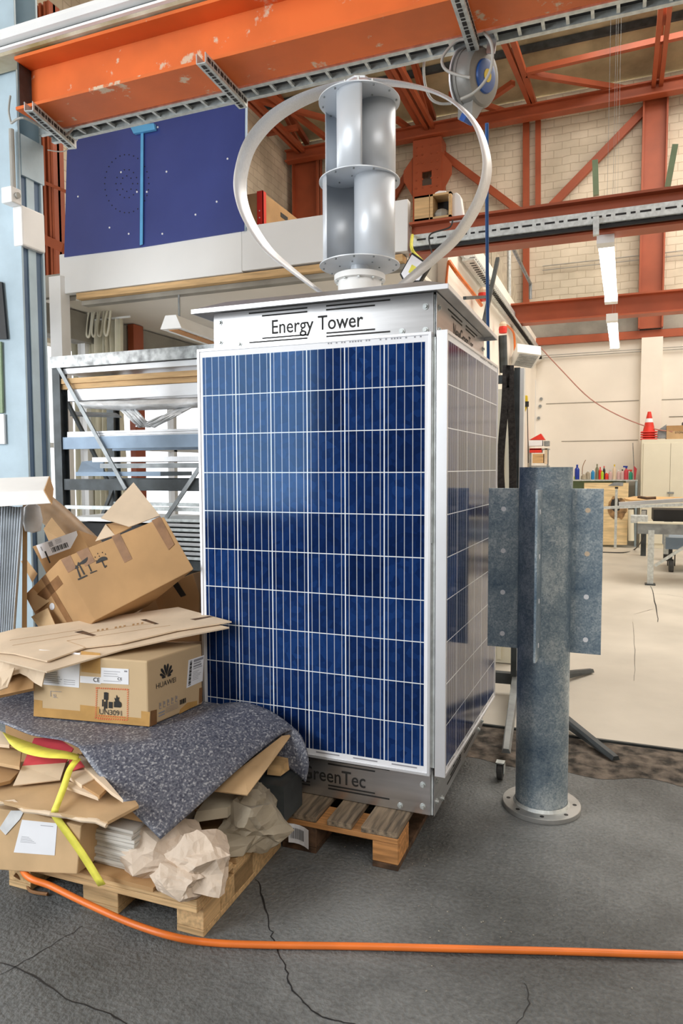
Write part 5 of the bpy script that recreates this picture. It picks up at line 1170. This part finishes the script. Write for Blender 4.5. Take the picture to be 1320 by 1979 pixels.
# speckled floor covering: sheet draped over the load
def drape():
    E1 = [(310, 1622, .295), (252, 1568, .36), (192, 1497, .445), (152, 1456, .482), (120, 1436, .493), (60, 1424, .495), (0, 1398, .50), (-80, 1376, .50), (-170, 1350, .50)]
    E2 = [(310, 1622, .295), (385, 1556, .345), (450, 1496, .392), (510, 1444, .428), (548, 1417, .447), (572, 1413, .442), (589, 1436, .405), (597, 1475, .335), (591, 1512, .262)]
    a = smoothpath([P(x, y, 'z', z) for x, y, z in E1], 6); c = smoothpath([P(x, y, 'z', z) for x, y, z in E2], 6); tip = a[0]; rows = []
    for i, p in enumerate(a):
        row = []
        for j, q in enumerate(c):
            s = p+q-tip
            # flatten towards the carried level away from the front edges
            f = min(1, i/14); z_flat = min(.503, s.z)
            crest = (q.z-.25)/.2
            s.z = s.z*(1-f)+f*(min(.503, .503-(.447-q.z)*max(0, (j-24))/24*1.0 if j > 28 else .503)*min(1, .62+.38*min(1, (i+j)/18)) )
            lim = -.045
            if s.x > -1.02 and s.y > lim: s.y = lim-.0004*(s.y-lim)
            row.append(s)
        rows.append(row)
    return rows
b = MB(); b.grid(drape()); tag(link('floor_covering', b, 'carpet', smooth=True, solid=.004), 'speckled blue grey sheet of floor covering draped over the pallet load with a hanging corner', 'floor covering')
b = MB(); b.poly([P(405, 1527, 'z', .345), P(478, 1536, 'z', .335), P(520, 1480, 'z', .375), P(564, 1419, 'z', .43), P(545, 1422, 'z', .435), P(470, 1480, 'z', .385)], .005); tag(link('card_sheet', b, 'card'), 'brown card sheet curling under the right edge of the floor covering', 'cardboard')
b = MB(); b.hexa([P(516, 1497, 'z', .30), P(542, 1500, 'z', .30), P(546, 1480, 'z', .34)+V((0, .06, -.04)), P(522, 1478, 'z', .34)+V((0, .06, -.04)), P(518, 1478, 'z', .335), P(543, 1481, 'z', .335), P(546, 1474, 'z', .345)+V((0, .06, 0)), P(524, 1470, 'z', .345)+V((0, .06, 0))]); tag(link('wood_offcut', b, 'timber'), 'small pale wood offcut under the curl of the floor covering', 'wood')
b = MB(); b.box(-.84, -.50, -.22, -.06, .15, .29); tag(link('dark_box', b, 'dark_steel'), 'dark box lying between the two pallets', 'profile')  # plain dark box filling the space between the pallets
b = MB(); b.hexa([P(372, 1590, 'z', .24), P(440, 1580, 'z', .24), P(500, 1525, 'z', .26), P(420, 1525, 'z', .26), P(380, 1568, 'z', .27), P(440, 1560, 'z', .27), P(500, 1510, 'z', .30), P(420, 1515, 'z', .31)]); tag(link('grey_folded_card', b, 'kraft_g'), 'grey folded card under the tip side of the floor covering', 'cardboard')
def crumple(c, r, seed, sub_=3, k=2.2, amp=.34):
    bm = bmesh.new(); bmesh.ops.create_icosphere(bm, subdivisions=2, radius=1); rnd = random.Random(seed)
    def jit(a, tang):
        for v in bm.verts:
            n = v.co.normalized(); v.co += n*rnd.uniform(-a, a)+V([rnd.uniform(-tang, tang) for _ in range(3)])
    for v in bm.verts: v.co *= .92+.30*noise.noise(v.co*1.6+V((seed*3.1, 0, 0)))
    jit(.19, .10); bmesh.ops.subdivide_edges(bm, edges=bm.edges, cuts=1, use_grid_fill=True); jit(.055, .035)
    bmesh.ops.triangulate(bm, faces=bm.faces); bmesh.ops.subdivide_edges(bm, edges=bm.edges, cuts=1, use_grid_fill=True); jit(.016, .012)
    for v in bm.verts: v.co = V((v.co.x*r[0], v.co.y*r[1], max(-.8, v.co.z)*r[2]))+V(c)
    b = MB(); b.b.free(); b.b = bm; return b
M['kraft2'] = mat('crumpled_kraft', (.68, .56, .45), .75, var=.06, scale=9, bump=.5, bscale=26)
c = P(305, 1650, 'y', -.62); tag(link('crumpled_paper', crumple((c.x, c.y+.02, c.z), (.19, .14, .11), 1, 4), 'kraft2'), 'crumpled pale kraft paper, left part of the heap below the hanging corner', 'paper')
c = P(385, 1668, 'y', -.66); tag(link('crumpled_paper', crumple((c.x, c.y, c.z), (.125, .10, .10), 2), 'kraft2'), 'crumpled pale kraft paper, right ball of the heap spilling over the pallet front', 'paper')
c = P(345, 1700, 'y', -.72); tag(link('crumpled_paper', crumple((c.x, c.y, c.z), (.10, .06, .06), 3), 'kraft2'), 'crumpled pale kraft paper, lowest wad at the pallet edge', 'paper')
c = P(250, 1600, 'y', -.60); tag(link('crumpled_paper', crumple((c.x, c.y, c.z), (.10, .09, .08), 6), 'kraft2'), 'crumpled pale kraft paper tucked under the big card sheet', 'paper')
c = P(490, 1600, 'y', -.33); tag(link('crumpled_paper', crumple((c.x, c.y, c.z+.015), (.135, .13, .10), 4), 'kraft_g'), 'crumpled grey kraft paper by the old pallet', 'paper')  # greyer, darker kraft tone than the pale heap
c = P(480, 1548, 'y', -.28); tag(link('crumpled_paper', crumple((c.x, c.y, c.z), (.09, .10, .07), 5), 'kraft_g'), 'upper fold of grey kraft paper beside the curled floor covering', 'paper')
b = MB(); b.hexa([P(415, 1660, 'z', .15), P(470, 1655, 'z', .15), P(500, 1615, 'z', .16), P(430, 1610, 'z', .16), P(418, 1638, 'z', .19), P(480, 1632, 'z', .18), P(504, 1604, 'z', .19), P(430, 1600, 'z', .2)]); tag(link('corrugated_scrap', b, 'kraft_g', bevel=.002), 'grey corrugated scrap between the two paper heaps', 'cardboard')
# ================================================================ BLACK STAND WITH SLINGS BEHIND THE TOWER
HX, HY = .045, 1.93
t = thing('lifting_stand', 'dark steel lifting stand with castor legs and an upright whose lit side is a white strip', 'stand', (HX, HY, .014))
b = MB(); b.box(HX-.015, HX+.02, HY, HY+.06, .06, 2.09); link('upright', b, 'dark_steel', t)
b = MB(); b.box(HX+.021, HX+.045, HY, HY+.07, .2, 2.085); link('lit_side_strip', b, 'white', t)  # white strip paints the light on the upright's side
b = MB(); b.box(-1.0, HX-.016, HY+.01, HY+.05, 2.0, 2.05); link('top_bar', b, 'dark_steel', t)
b = MB(); b.box(-1.0, -.96, HY, HY+.06, .06, 2.09); link('upright', b, 'dark_steel', t)
b = MB(); b.bar((-1.0, HY+.03, .12), (.10, HY+.1, .12), .05, .07); link('base_bar', b, 'dark_steel', t)
for e, z in (((.15, .92), .085), ((.655, 1.16), .03), ((.49, 2.70), .035)):
    b = MB(); a = V((.06, 1.95, .12)); c = V((*e, z)); d = (c-a).normalized(); s = d.cross(V((0, 0, 1))).normalized()*.022
    b.hexa([a-s-V((0, 0, .05)), c-s-V((0, 0, .012)), c+s-V((0, 0, .012)), a+s-V((0, 0, .05)), a-s+V((0, 0, .04)), c-s*.6+V((0, 0, .01)), c+s*.6+V((0, 0, .01)), a+s+V((0, 0, .04))]); link('splayed_leg', b, 'steel_grey' if e[1] < 1 else 'dark_steel', t)
b = MB(); c = P(967, 1490, 'z', .04); b.lathe((c.x, c.y, .04), [(.036, -.013), (.038, -.01), (.038, .01), (.036, .013)], 20, 'x'); cs = link('castor_wheel', b, 'rubber', t)
b = MB(); b.box(c.x-.02, c.x-.016, c.y-.02, c.y+.02, .035, .085); b.box(c.x+.016, c.x+.02, c.y-.02, c.y+.02, .035, .085); b.box(c.x-.02, c.x+.02, c.y-.02, c.y+.02, .08, .086); link('castor_fork', b, 'galv_l', t)
def sling(pts, w, lab):
    b = MB(); L_, R_ = [], []
    for x, y in smoothpath([V((p[0], p[1], 0)) for p in pts], 5) and [(q.x, q.y) for q in smoothpath([V((p[0], p[1], 0)) for p in pts], 5)]:
        L_.append(P(x-w, y, 'y', HY-.03)); R_.append(P(x+w, y, 'y', HY-.03))
    b.grid([L_, R_]); return tag(link('webbing_sling', b, mat('black_webbing', (.035, .03, .028), .85, var=.4, scale=60, bump=.5, bscale=120), solid=.012), lab, 'sling')
sling([(979, 706), (976, 780), (970, 850), (967, 905), (970, 960), (972, 1010)], 7, 'black webbing sling over the stand bar, left bowed strand')
sling([(986, 706), (987, 780), (990, 850), (991, 950), (990, 1010)], 7, 'black webbing sling over the stand bar, right straight strand')
b = MB(); b.tube([V((P(975, 712, 'y', HY).x, HY+.03, 2.03)), V((P(993, 712, 'y', HY).x, HY+.03, 2.03))], .045, 12); tag(link('webbing_bundle', b, 'black'), 'black webbing bundle wrapped round the stand bar', 'sling')
b = MB(); xp_ = P(997, 900, 'y', 2.72).x; b.box(-.6, xp_, 2.72, 2.78, .02, 2.05); b.box(xp_-.12, xp_-.09, 2.70, 2.72, .05, 2.0); tag(link('pale_door_panel', b, 'cream_l'), 'pale cream panel standing behind the black slings', 'panel')
b = MB(); b.tube(smoothpath([P(x, y, 'y', 2.2) for x, y in ((958, 935), (950, 955), (949, 985), (955, 1020), (960, 1034))]), .006, 7); tag(link('black_cable', b, 'cable'), 'short black cable at the far lower corner of the side solar panel', 'cable')
# ================================================================ BACK OF THE HALL
def atY(px, py, y): return P(px, py, 'y', y)
def cabinet(px0, w, y, lab, hz=1.97, doors=2):
    x0 = atY(px0, 950, y).x; t = thing('metal_cabinet', lab, 'cabinet', (x0+w/2, y+.22, .014))
    b = MB(); b.box(x0, x0+w, y+.02, y+.45, .014, hz); link('cabinet_body', b, 'cream_l', t, bevel=.004)
    for k in range(doors):
        dw = (w-.06)/doors; b = MB(); b.box(x0+.03+k*dw+.003, x0+.03+(k+1)*dw-.003, y, y+.018, .1, hz-.07); d = link('door', b, 'cream_l', t, bevel=.002)
        b = MB(); hx = x0+.03+dw*(1-.06 if k == 0 else .06)+(k*dw); b.box(hx-.05 if k else hx-.01, hx+.04 if k else hx-.005, y-.03, y, 1.0, 1.03); link('handle', b, 'steel_grey', d)
    return x0
X0 = cabinet(1238, .95, 11.2, 'tall cream two door metal cabinet against the back wall')
cabinet(1353, 1.0, 11.22, 'second tall cream metal cabinet further right along the back wall')
# cones
cx, cy = atY(1254, 848, 11.35).x, 11.4
for k in range(4):
    t = thing('traffic_cone', ['red traffic cone, bottom one of the stack on the cabinet', 'red traffic cone, second from the bottom of the stack', 'red traffic cone, third from the bottom of the stack', 'red traffic cone on top of the stack with a white band'][k], 'cone', (cx, cy, 1.972+k*.042), 'traffic cones stacked on the cabinet')
    z = 1.972+k*.042
    b = MB(); b.box(cx-.14, cx+.14, cy-.14, cy+.14, z, z+.02); link('cone_base', b, 'red', t, bevel=.01)
    b = MB(); b.lathe((cx, cy, z+.02), [(.105, 0), (.028, .36), (.024, .36)] if k == 3 else [(.105, 0), (.082, .10), (.078, .10)], 24); cn = link('cone_body', b, 'red', t, smooth=True)
    if k == 3:
        b = MB(); b.lathe((cx, cy, z+.02), [(.0705, .166), (.0555, .236)], 24, cap=False); link('white_band', b, 'label', cn)
y = 11.3; a = atY(1288, 846, y); t = thing('lettered_carton', 'brown carton with dark lettering on top of the cabinet', 'carton', (a.x+.3, y+.15, 1.972))
b = MB(); b.box(a.x, a.x+.62, y, y+.3, 1.972, 1.972+.24); link('carton_body', b, 'card', t, bevel=.004)
b = MB(); b.box(a.x+.26, a.x+.6, y+.02, y+.25, 2.213, 2.27); link('dark_contents', b, 'black', t)
b = MB(); b.box(a.x, a.x+.62, y-.004, y, 2.12, 2.212); link('darker_flap', b, 'card_d', t)  # darker brown strip along the upper front of the carton
b = MB(); b.text('STONEGUARD', .05, (a.x+.30, y-.006, 2.085), (1, 0, 0), (0, 0, 1), .001); link('lettering', b, 'blackp', t)
b = MB(); b.poly([atY(1272, 831, 11.35), atY(1288, 820, 11.35), atY(1288, 847, 11.35), atY(1270, 847, 11.35)], .1); tag(link('grey_carton', b, 'steel_grey'), 'small grey box between the cones and the lettered carton', 'box')
# burnt plywood, frame shelf with bottles
sy = 11.35; zt = atY(1170, 927, sy).z; xa, xb = atY(1040, 927, sy).x, atY(1233, 927, sy).x
t = thing('bottle_shelf', 'narrow steel shelf table holding spray bottles at the back wall', 'shelf', ((xa+xb)/2, sy+.2, .014))
b = MB(); b.box(xa, xb, sy, sy+.42, zt-.025, zt); link('shelf_board', b, 'galv_l', t)
for x in (xa+.02, xb-.04):
    for yy in (sy+.01, sy+.38): b = MB(); b.box(x, x+.035, yy, yy+.035, .014, zt-.026); link('leg', b, 'steel_blue', t)
b = MB(); b.box(xa+.05, xb-.2, sy+.36, sy+.40, .2, zt-.03); tag(link('dark_back_board', b, 'green'), 'dark green board behind the burnt plywood under the shelf', 'board')
t = thing('plywood_sheet', 'scorched yellow plywood sheet leaning under the bottle shelf', 'plywood', atY(1175, 1053, 11.2))
b = MB(); q = [atY(1128, 1053, 11.15), atY(1212, 1053, 11.15), atY(1215, 933, 11.30), atY(1129, 933, 11.30)]; b.poly(q, .02); link('sheet', b, 'ply', t)
fp = PLN(q[0], nrm(q[0], q[1], q[3]))
def blot(cx, cy, rx, ry, n=22, sd=1): return [(cx+rx*(1+.35*noise.noise(V((k*.9, sd, 0))))*math.cos(2*math.pi*k/n), cy+ry*(1+.35*noise.noise(V((k*.9, sd, 5))))*math.sin(2*math.pi*k/n)) for k in range(n)]
b = MB(); b.poly([fp(*p, .004) for p in blot(1190, 976, 10, 13)], .001); link('scorch_mark', b, 'blackp', t)
b = MB(); b.poly([fp(*p, .003) for p in blot(1193, 982, 19, 22, sd=4)], .001); link('scorch_halo', b, mat('scorched_wood', (.28, .17, .08), .8, var=.5, scale=12), t)
b = MB(); b.poly([fp(*p, .004) for p in ((1175, 939), (1186, 932), (1205, 932), (1204, 939))], .001); link('grey_patch', b, 'steel_grey', t)
t = thing('tube_stand', 'square steel tube standing in front of the scorched plywood', 'stand', atY(1190, 1053, 10.9))
b = MB(); b.bar(atY(1189, 1058, 10.95), atY(1191.5, 945, 10.95), .045, .04, (0, 1, 0)); link('tube', b, 'galv_l', t)
b = MB(); b.bar(atY(1191.5, 944.5, 10.95), atY(1191.6, 941, 10.95), .055, .05, (0, 1, 0)); link('black_cap', b, 'black', t)
M['olive'] = mat('olive_bottle', (.20, .20, .12), .5); M['lime'] = mat('lime_bottle', (.45, .62, .03), .4); M['bottleblue'] = mat('blue_bottle', (.01, .04, .35), .3); M['cyan'] = mat('cyan_can', (.02, .25, .55), .4); M['bgreen'] = mat('green_bottle', (.03, .35, .22), .4); M['pink'] = mat('pinkish_can', (.62, .42, .40), .4)
def bottle(px, hpx, wpx, m, capm, lab, trig=False, y=11.5):
    c = atY(px, 927, y); z = zt+.001; s = 12.6/FPX; h = hpx*s; r = wpx*s*.5; t = thing('bottle', lab, 'bottle', (c.x, y, z), 'bottles and cans on the back shelf')
    b = MB(); b.lathe((c.x, y, z), [(r*.92, 0), (r, .01), (r, h*.68), (r*.75, h*.76), (r*.38, h*.82), (r*.36, h*.88)], 16); link('bottle_body', b, m, t, smooth=True)
    b = MB(); b.lathe((c.x, y, z+h*.88), [(r*.42, 0), (r*.40, h*.12)], 12)
    if trig: b.box(c.x-r*1.5, c.x+r*.6, y-.012, y+.012, z+h*.96, z+h*1.08)
    link('trigger_head' if trig else 'cap', b, capm, t)
for a_ in ((1111.5, 8, 5, 'lime', 'white', 'tiny pale green jar at the left end of the bottle shelf'), (1115, 30, 9.5, 'bottleblue', 'bottleblue', 'tall dark blue bottle at the left end of the bottle shelf'),
           (1136, 18, 9, 'kraft_g', 'white', 'dull beige can left of the bright blue can on the bottle shelf'), (1145.5, 21, 7, 'cyan', 'white', 'bright blue can left of the tall olive bottle'), (1153.5, 31, 6.5, 'olive', 'olive', 'tall pointed olive bottle on the bottle shelf'),
           (1159.5, 25, 6, 'red', 'red', 'red can directly right of the tall olive bottle'), (1164, 20, 7, 'lime', 'white', 'lime yellow green bottle on the bottle shelf'), (1167, 27, 5, 'blackp', 'red', 'dark bottle with red cap behind the lime bottle'),
           (1172, 15, 7, 'red', 'white', 'short red and white can right of the lime bottle'), (1179, 19, 7, 'pink', 'galv_l', 'pinkish can left of the yellow topped bottle'), (1187, 30, 6.5, 'card_l', 'yel2', 'tall clear bottle with yellow and black top'),
           (1195, 19, 6.5, 'pink', 'white', 'pink and white can, left of the close pair right of the yellow topped bottle'), (1202.5, 20, 7, 'pink', 'blackp', 'pink and white can with black cap, right of the close pair'), (1210, 25, 8, 'redcard', 'bottleblue', 'red spray bottle with dark blue trigger head'),
           (1219, 18, 7, 'bgreen', 'red', 'green spray bottle with red top at the right end of the bottle shelf')):
    bottle(*a_[:5], a_[5], trig=('spray' in a_[5]))
t = thing('oil_can', 'small oil can with a thin curved spout on the bottle shelf', 'oil can', (atY(1128, 927, 11.45).x, 11.45, zt))
c = atY(1128, 926, 11.45); b = MB(); b.lathe((c.x, c.y, zt+.001), [(.045, 0), (.05, .01), (.045, .07), (.015, .10)], 14); link('can_body', b, 'kraft_g', t); b = MB(); b.tube(smoothpath([atY(1125, 917, 11.45), atY(1126, 903, 11.45), atY(1129, 894, 11.45), atY(1132, 889, 11.45)]), .007, 6); link('spout', b, 'tape', t)
b = MB(); b.poly([atY(1225, 900, 11.4), atY(1231, 906, 11.4), atY(1228, 927, 11.4), atY(1226, 927, 11.4)], .03); tag(link('red_hand_tool', b, 'redcard'), 'red hand tool standing at the right end of the bottle shelf', 'tool')
b = MB(); b.tube([atY(1223, 856, 11.6), atY(1225, 900, 11.55), atY(1226, 927, 11.5)], .008, 6); tag(link('thin_rod', b, 'steel_grey'), 'thin grey rod leaning at the right end of the bottle shelf', 'rod')
# fire extinguisher-like tube behind bench
b = MB(); b.cyl(atY(1220, 1045, 11.1), atY(1219, 985, 11.1), .05, 14); tag(link('white_cylinder', b, 'cream_l'), 'white cylinder standing between plywood and cabinet', 'cylinder')
b = MB(); b.tube(smoothpath([P(1075, 1066, 'z', .022), P(1155, 1067, 'z', .022), P(1205, 1068, 'z', .022), P(1226, 1062, 'z', .022), P(1240, 1045, 'y', 9.7), P(1247, 1020, 'y', 9.6)]), .010, 7); tag(link('floor_cable', b, 'cable'), 'black cable on the pale floor rising to the workbench', 'cable')
# workbench on castors
t = thing('workbench', 'grey steel workbench frame at the right edge with long leg', 'workbench', (1.9, 7.6, .014))
yb = 6.95; zt2 = P(1260, 1012, 'y', yb).z
xl = P(1232, 1012, 'y', yb).x
b = MB(); b.box(xl, xl+2.4, yb, yb+.06, zt2-.13, zt2); link('front_rail', b, 'steel_grey', t)
b = MB(); b.box(xl, xl+2.4, yb-.02, yb+.08, zt2+.0, zt2+.02); link('rail_ledge', b, 'cream_l', t)
lp = P(1243, 1074, 'z', .014); b = MB(); b.box(lp.x-.04, lp.x+.04, lp.y-.04, lp.y+.04, .014, zt2); link('leg', b, 'dark_steel', t)
b = MB(); b.bar((xl+.03, yb+.03, zt2-.06), (lp.x, lp.y, zt2-.06), .06, .1); link('end_rail', b, 'steel_grey', t)
b = MB(); x = P(1257, 1100, 'y', yb-.04).x; b.box(x-.035, x+.035, yb-.06, yb-.005, .03, zt2-.08); link('leg', b, 'galv_l', t)
b = MB(); b.box(x-.06, x+.06, yb-.09, yb+.03, .015, .03); link('foot_plate', b, 'dark_steel', t)
b = MB(); b.bar((x+.05, yb+.0, .25), (x+.62, yb+.05, zt2-.1), .05, .03); link('diagonal_brace', b, 'galv_l', t)
b = MB(); b.box(xl-.08, xl+.12, yb-.0, yb+.14, zt2+.001, zt2+.1); link('vise_block', b, 'galv_l', t, bevel=.01)
t = thing('tool_trolley', 'grey steel trolley with a rubber castor behind the workbench', 'trolley', (1.7, 8.3, .014))
c = P(1297, 1092, 'y', 8.2); b = MB(); b.lathe((c.x, 8.2, .10), [(.086, -.03), (.09, -.02), (.09, .02), (.086, .03)], 22, 'x'); link('castor_wheel', b, 'rubber', t)
b = MB(); b.box(c.x-.05, c.x-.04, 8.16, 8.24, .1, .25); b.box(c.x+.04, c.x+.05, 8.16, 8.24, .1, .25); b.box(c.x-.05, c.x+.05, 8.14, 8.26, .25, .26); link('castor_fork', b, 'black', t)
b = MB(); b.box(c.x-.1, c.x-.04, 8.15, 8.22, .262, .62); link('leg', b, 'galv_l', t); b = MB(); b.box(c.x-.08, c.x+1.6, 8.1, 8.9, .34, .50); link('lower_tray', b, 'slate', t)
b = MB(); b.box(P(1284, 1040, 'y', 9.4).x, P(1284, 1040, 'y', 9.4).x+.12, 9.4, 9.6, .014, .62); tag(link('black_canister', b, 'black'), 'black upright canister behind the trolley', 'canister')
zb_ = zt2+.102
b = MB(); a = P(1153, 983, 'y', 7.0); b.bar(P(1153, 982, 'y', 7.1), P(1400, 972, 'y', 7.1), .04, .035); tag(link('steel_tube', b, 'galv_l'), 'long thin square steel tube lying on the workbench, reaching furthest left', 'tube')
b = MB(); b.bar(P(1196, 974, 'y', 7.25), P(1400, 961, 'y', 7.25), .12, .045); o = tag(link('steel_box_section', b, 'silver'), 'thick silver box section lying on the workbench behind the thin tube', 'tube')
b = MB(); b.poly([P(1206, 963, 'y', 7.8), P(1225, 959, 'y', 7.9), P(1400, 962, 'y', 7.9), P(1400, 967, 'y', 7.8), P(1220, 966, 'y', 7.8)], .03); tag(link('wood_board', b, 'timber'), 'pale wooden board lying on the workbench behind the box section', 'board')
b = MB(); b.tube([P(1232, 960, 'y', 7.7), P(1250, 963, 'y', 7.7), P(1268, 962, 'y', 7.7)], .018, 8); tag(link('dark_tool', b, 'wood_dk'), 'dark tool lying on the pale wooden board', 'tool')
b = MB(); b.box(P(1262, 992, 'y', 7.2).x, P(1262, 992, 'y', 7.2).x+1.4, 7.1, 7.6, zt2+.021, P(1262, 985, 'y', 7.1).z); tag(link('black_block', b, 'black'), 'black low block on the workbench under the steel tubes', 'block')
# tool stack by the gallery side wall
sy2 = 10.6
t = thing('tool_shelf', 'small grey wall shelf with tool boxes at the far left corner', 'shelf', P(1040, 900, 'y', sy2))
x0, x1 = P(1023, 880, 'y', sy2).x, P(1060, 880, 'y', sy2).x
for py in (867, 900): z = P(1040, py, 'y', sy2).z; b = MB(); b.box(x0, x1, sy2, sy2+.3, z-.02, z); link('shelf_board', b, 'steel_grey', t)
for x in (x0, x1-.03): b = MB(); b.box(x, x+.03, sy2+.02, sy2+.06, .014, P(1040, 867, 'y', sy2).z-.0205); link('leg', b, 'steel_grey', t)
def bx(px0, px1, py0, py1, m, nm, lab, cat, y=sy2, d=.2):
    a, c = P(px0, py1, 'y', y), P(px1, py0, 'y', y); b = MB(); b.box(a.x, c.x, y, y+d, a.z, c.z); return tag(link(nm, b, m, bevel=.004), lab, cat)
bx(1029, 1050, 877, 895, 'yel2' if False else 'timber', 'yellow_box', 'small yellow brown box on the lower far corner shelf', 'box')
bx(1023, 1047, 866.2, 875, 'red', 'red_case', 'red case under the upper boards of the far corner shelf', 'case')
bx(1022, 1048, 851, 862, 'label', 'white_case', 'white case on the far corner shelf below the red lid', 'case')
b = MB(); b.poly([P(1023, 850, 'y', sy2), P(1045, 838, 'y', sy2), P(1053, 850, 'y', sy2)], .2, (0, -1, 0)); tag(link('red_tray', b, 'red'), 'bright red tilted tray topmost on the far corner shelf', 'tray')
bx(1051, 1061, 852, 862, 'steel_grey', 'grey_box', 'small grey box at the right of the far corner shelf', 'box'); bx(1052, 1058, 866, 897, 'card_l', 'pale_bottle_box', 'narrow pale box at the right of the far corner shelf', 'box')
b = MB(); q = P(1016, 790, 'x', -.85); yh = P(1016, 780, 'x', -.84).y; b.poly([P(1012, 764, 'y', yh), P(1019, 764, 'y', yh), P(1020, 782, 'y', yh), P(1014, 796, 'y', yh), P(1011, 790, 'y', yh)], .08, (0, -1, 0)); t_ = tag(link('yellow_hoist', b, 'yel2', bevel=.01), 'small yellow hoist body hanging by the gallery side wall', 'hoist')
b = MB(); b.tube([P(1019, 786, 'y', yh-.03), P(1020, 830, 'y', yh-.03), P(1021, 895, 'y', yh-.03)], .008, 6); tag(link('hoist_rope', b, 'cable'), 'thin dark rope below the yellow hoist', 'rope')
b = MB(); b.tube([P(1018, 786, 'y', yh-.05), P(1018, 776, 'y', yh-.05)], .035, 10); tag(link('black_plug', b, 'black'), 'black plug in front of the yellow hoist', 'plug')
for x_, y_, lab in ((1046, 771, 'small black wall hook high at the far corner'), (1044, 785, 'small round wall fitting at the far corner'), (1041, 808, 'small square wall socket at the far corner')):
    b = MB(); c = P(x_, y_, 'y', 11.84); b.lathe(c, [(.03, -.02), (.03, .0)], 10, 'y'); tag(link('wall_fitting', b, 'steel_grey'), lab, 'fitting')
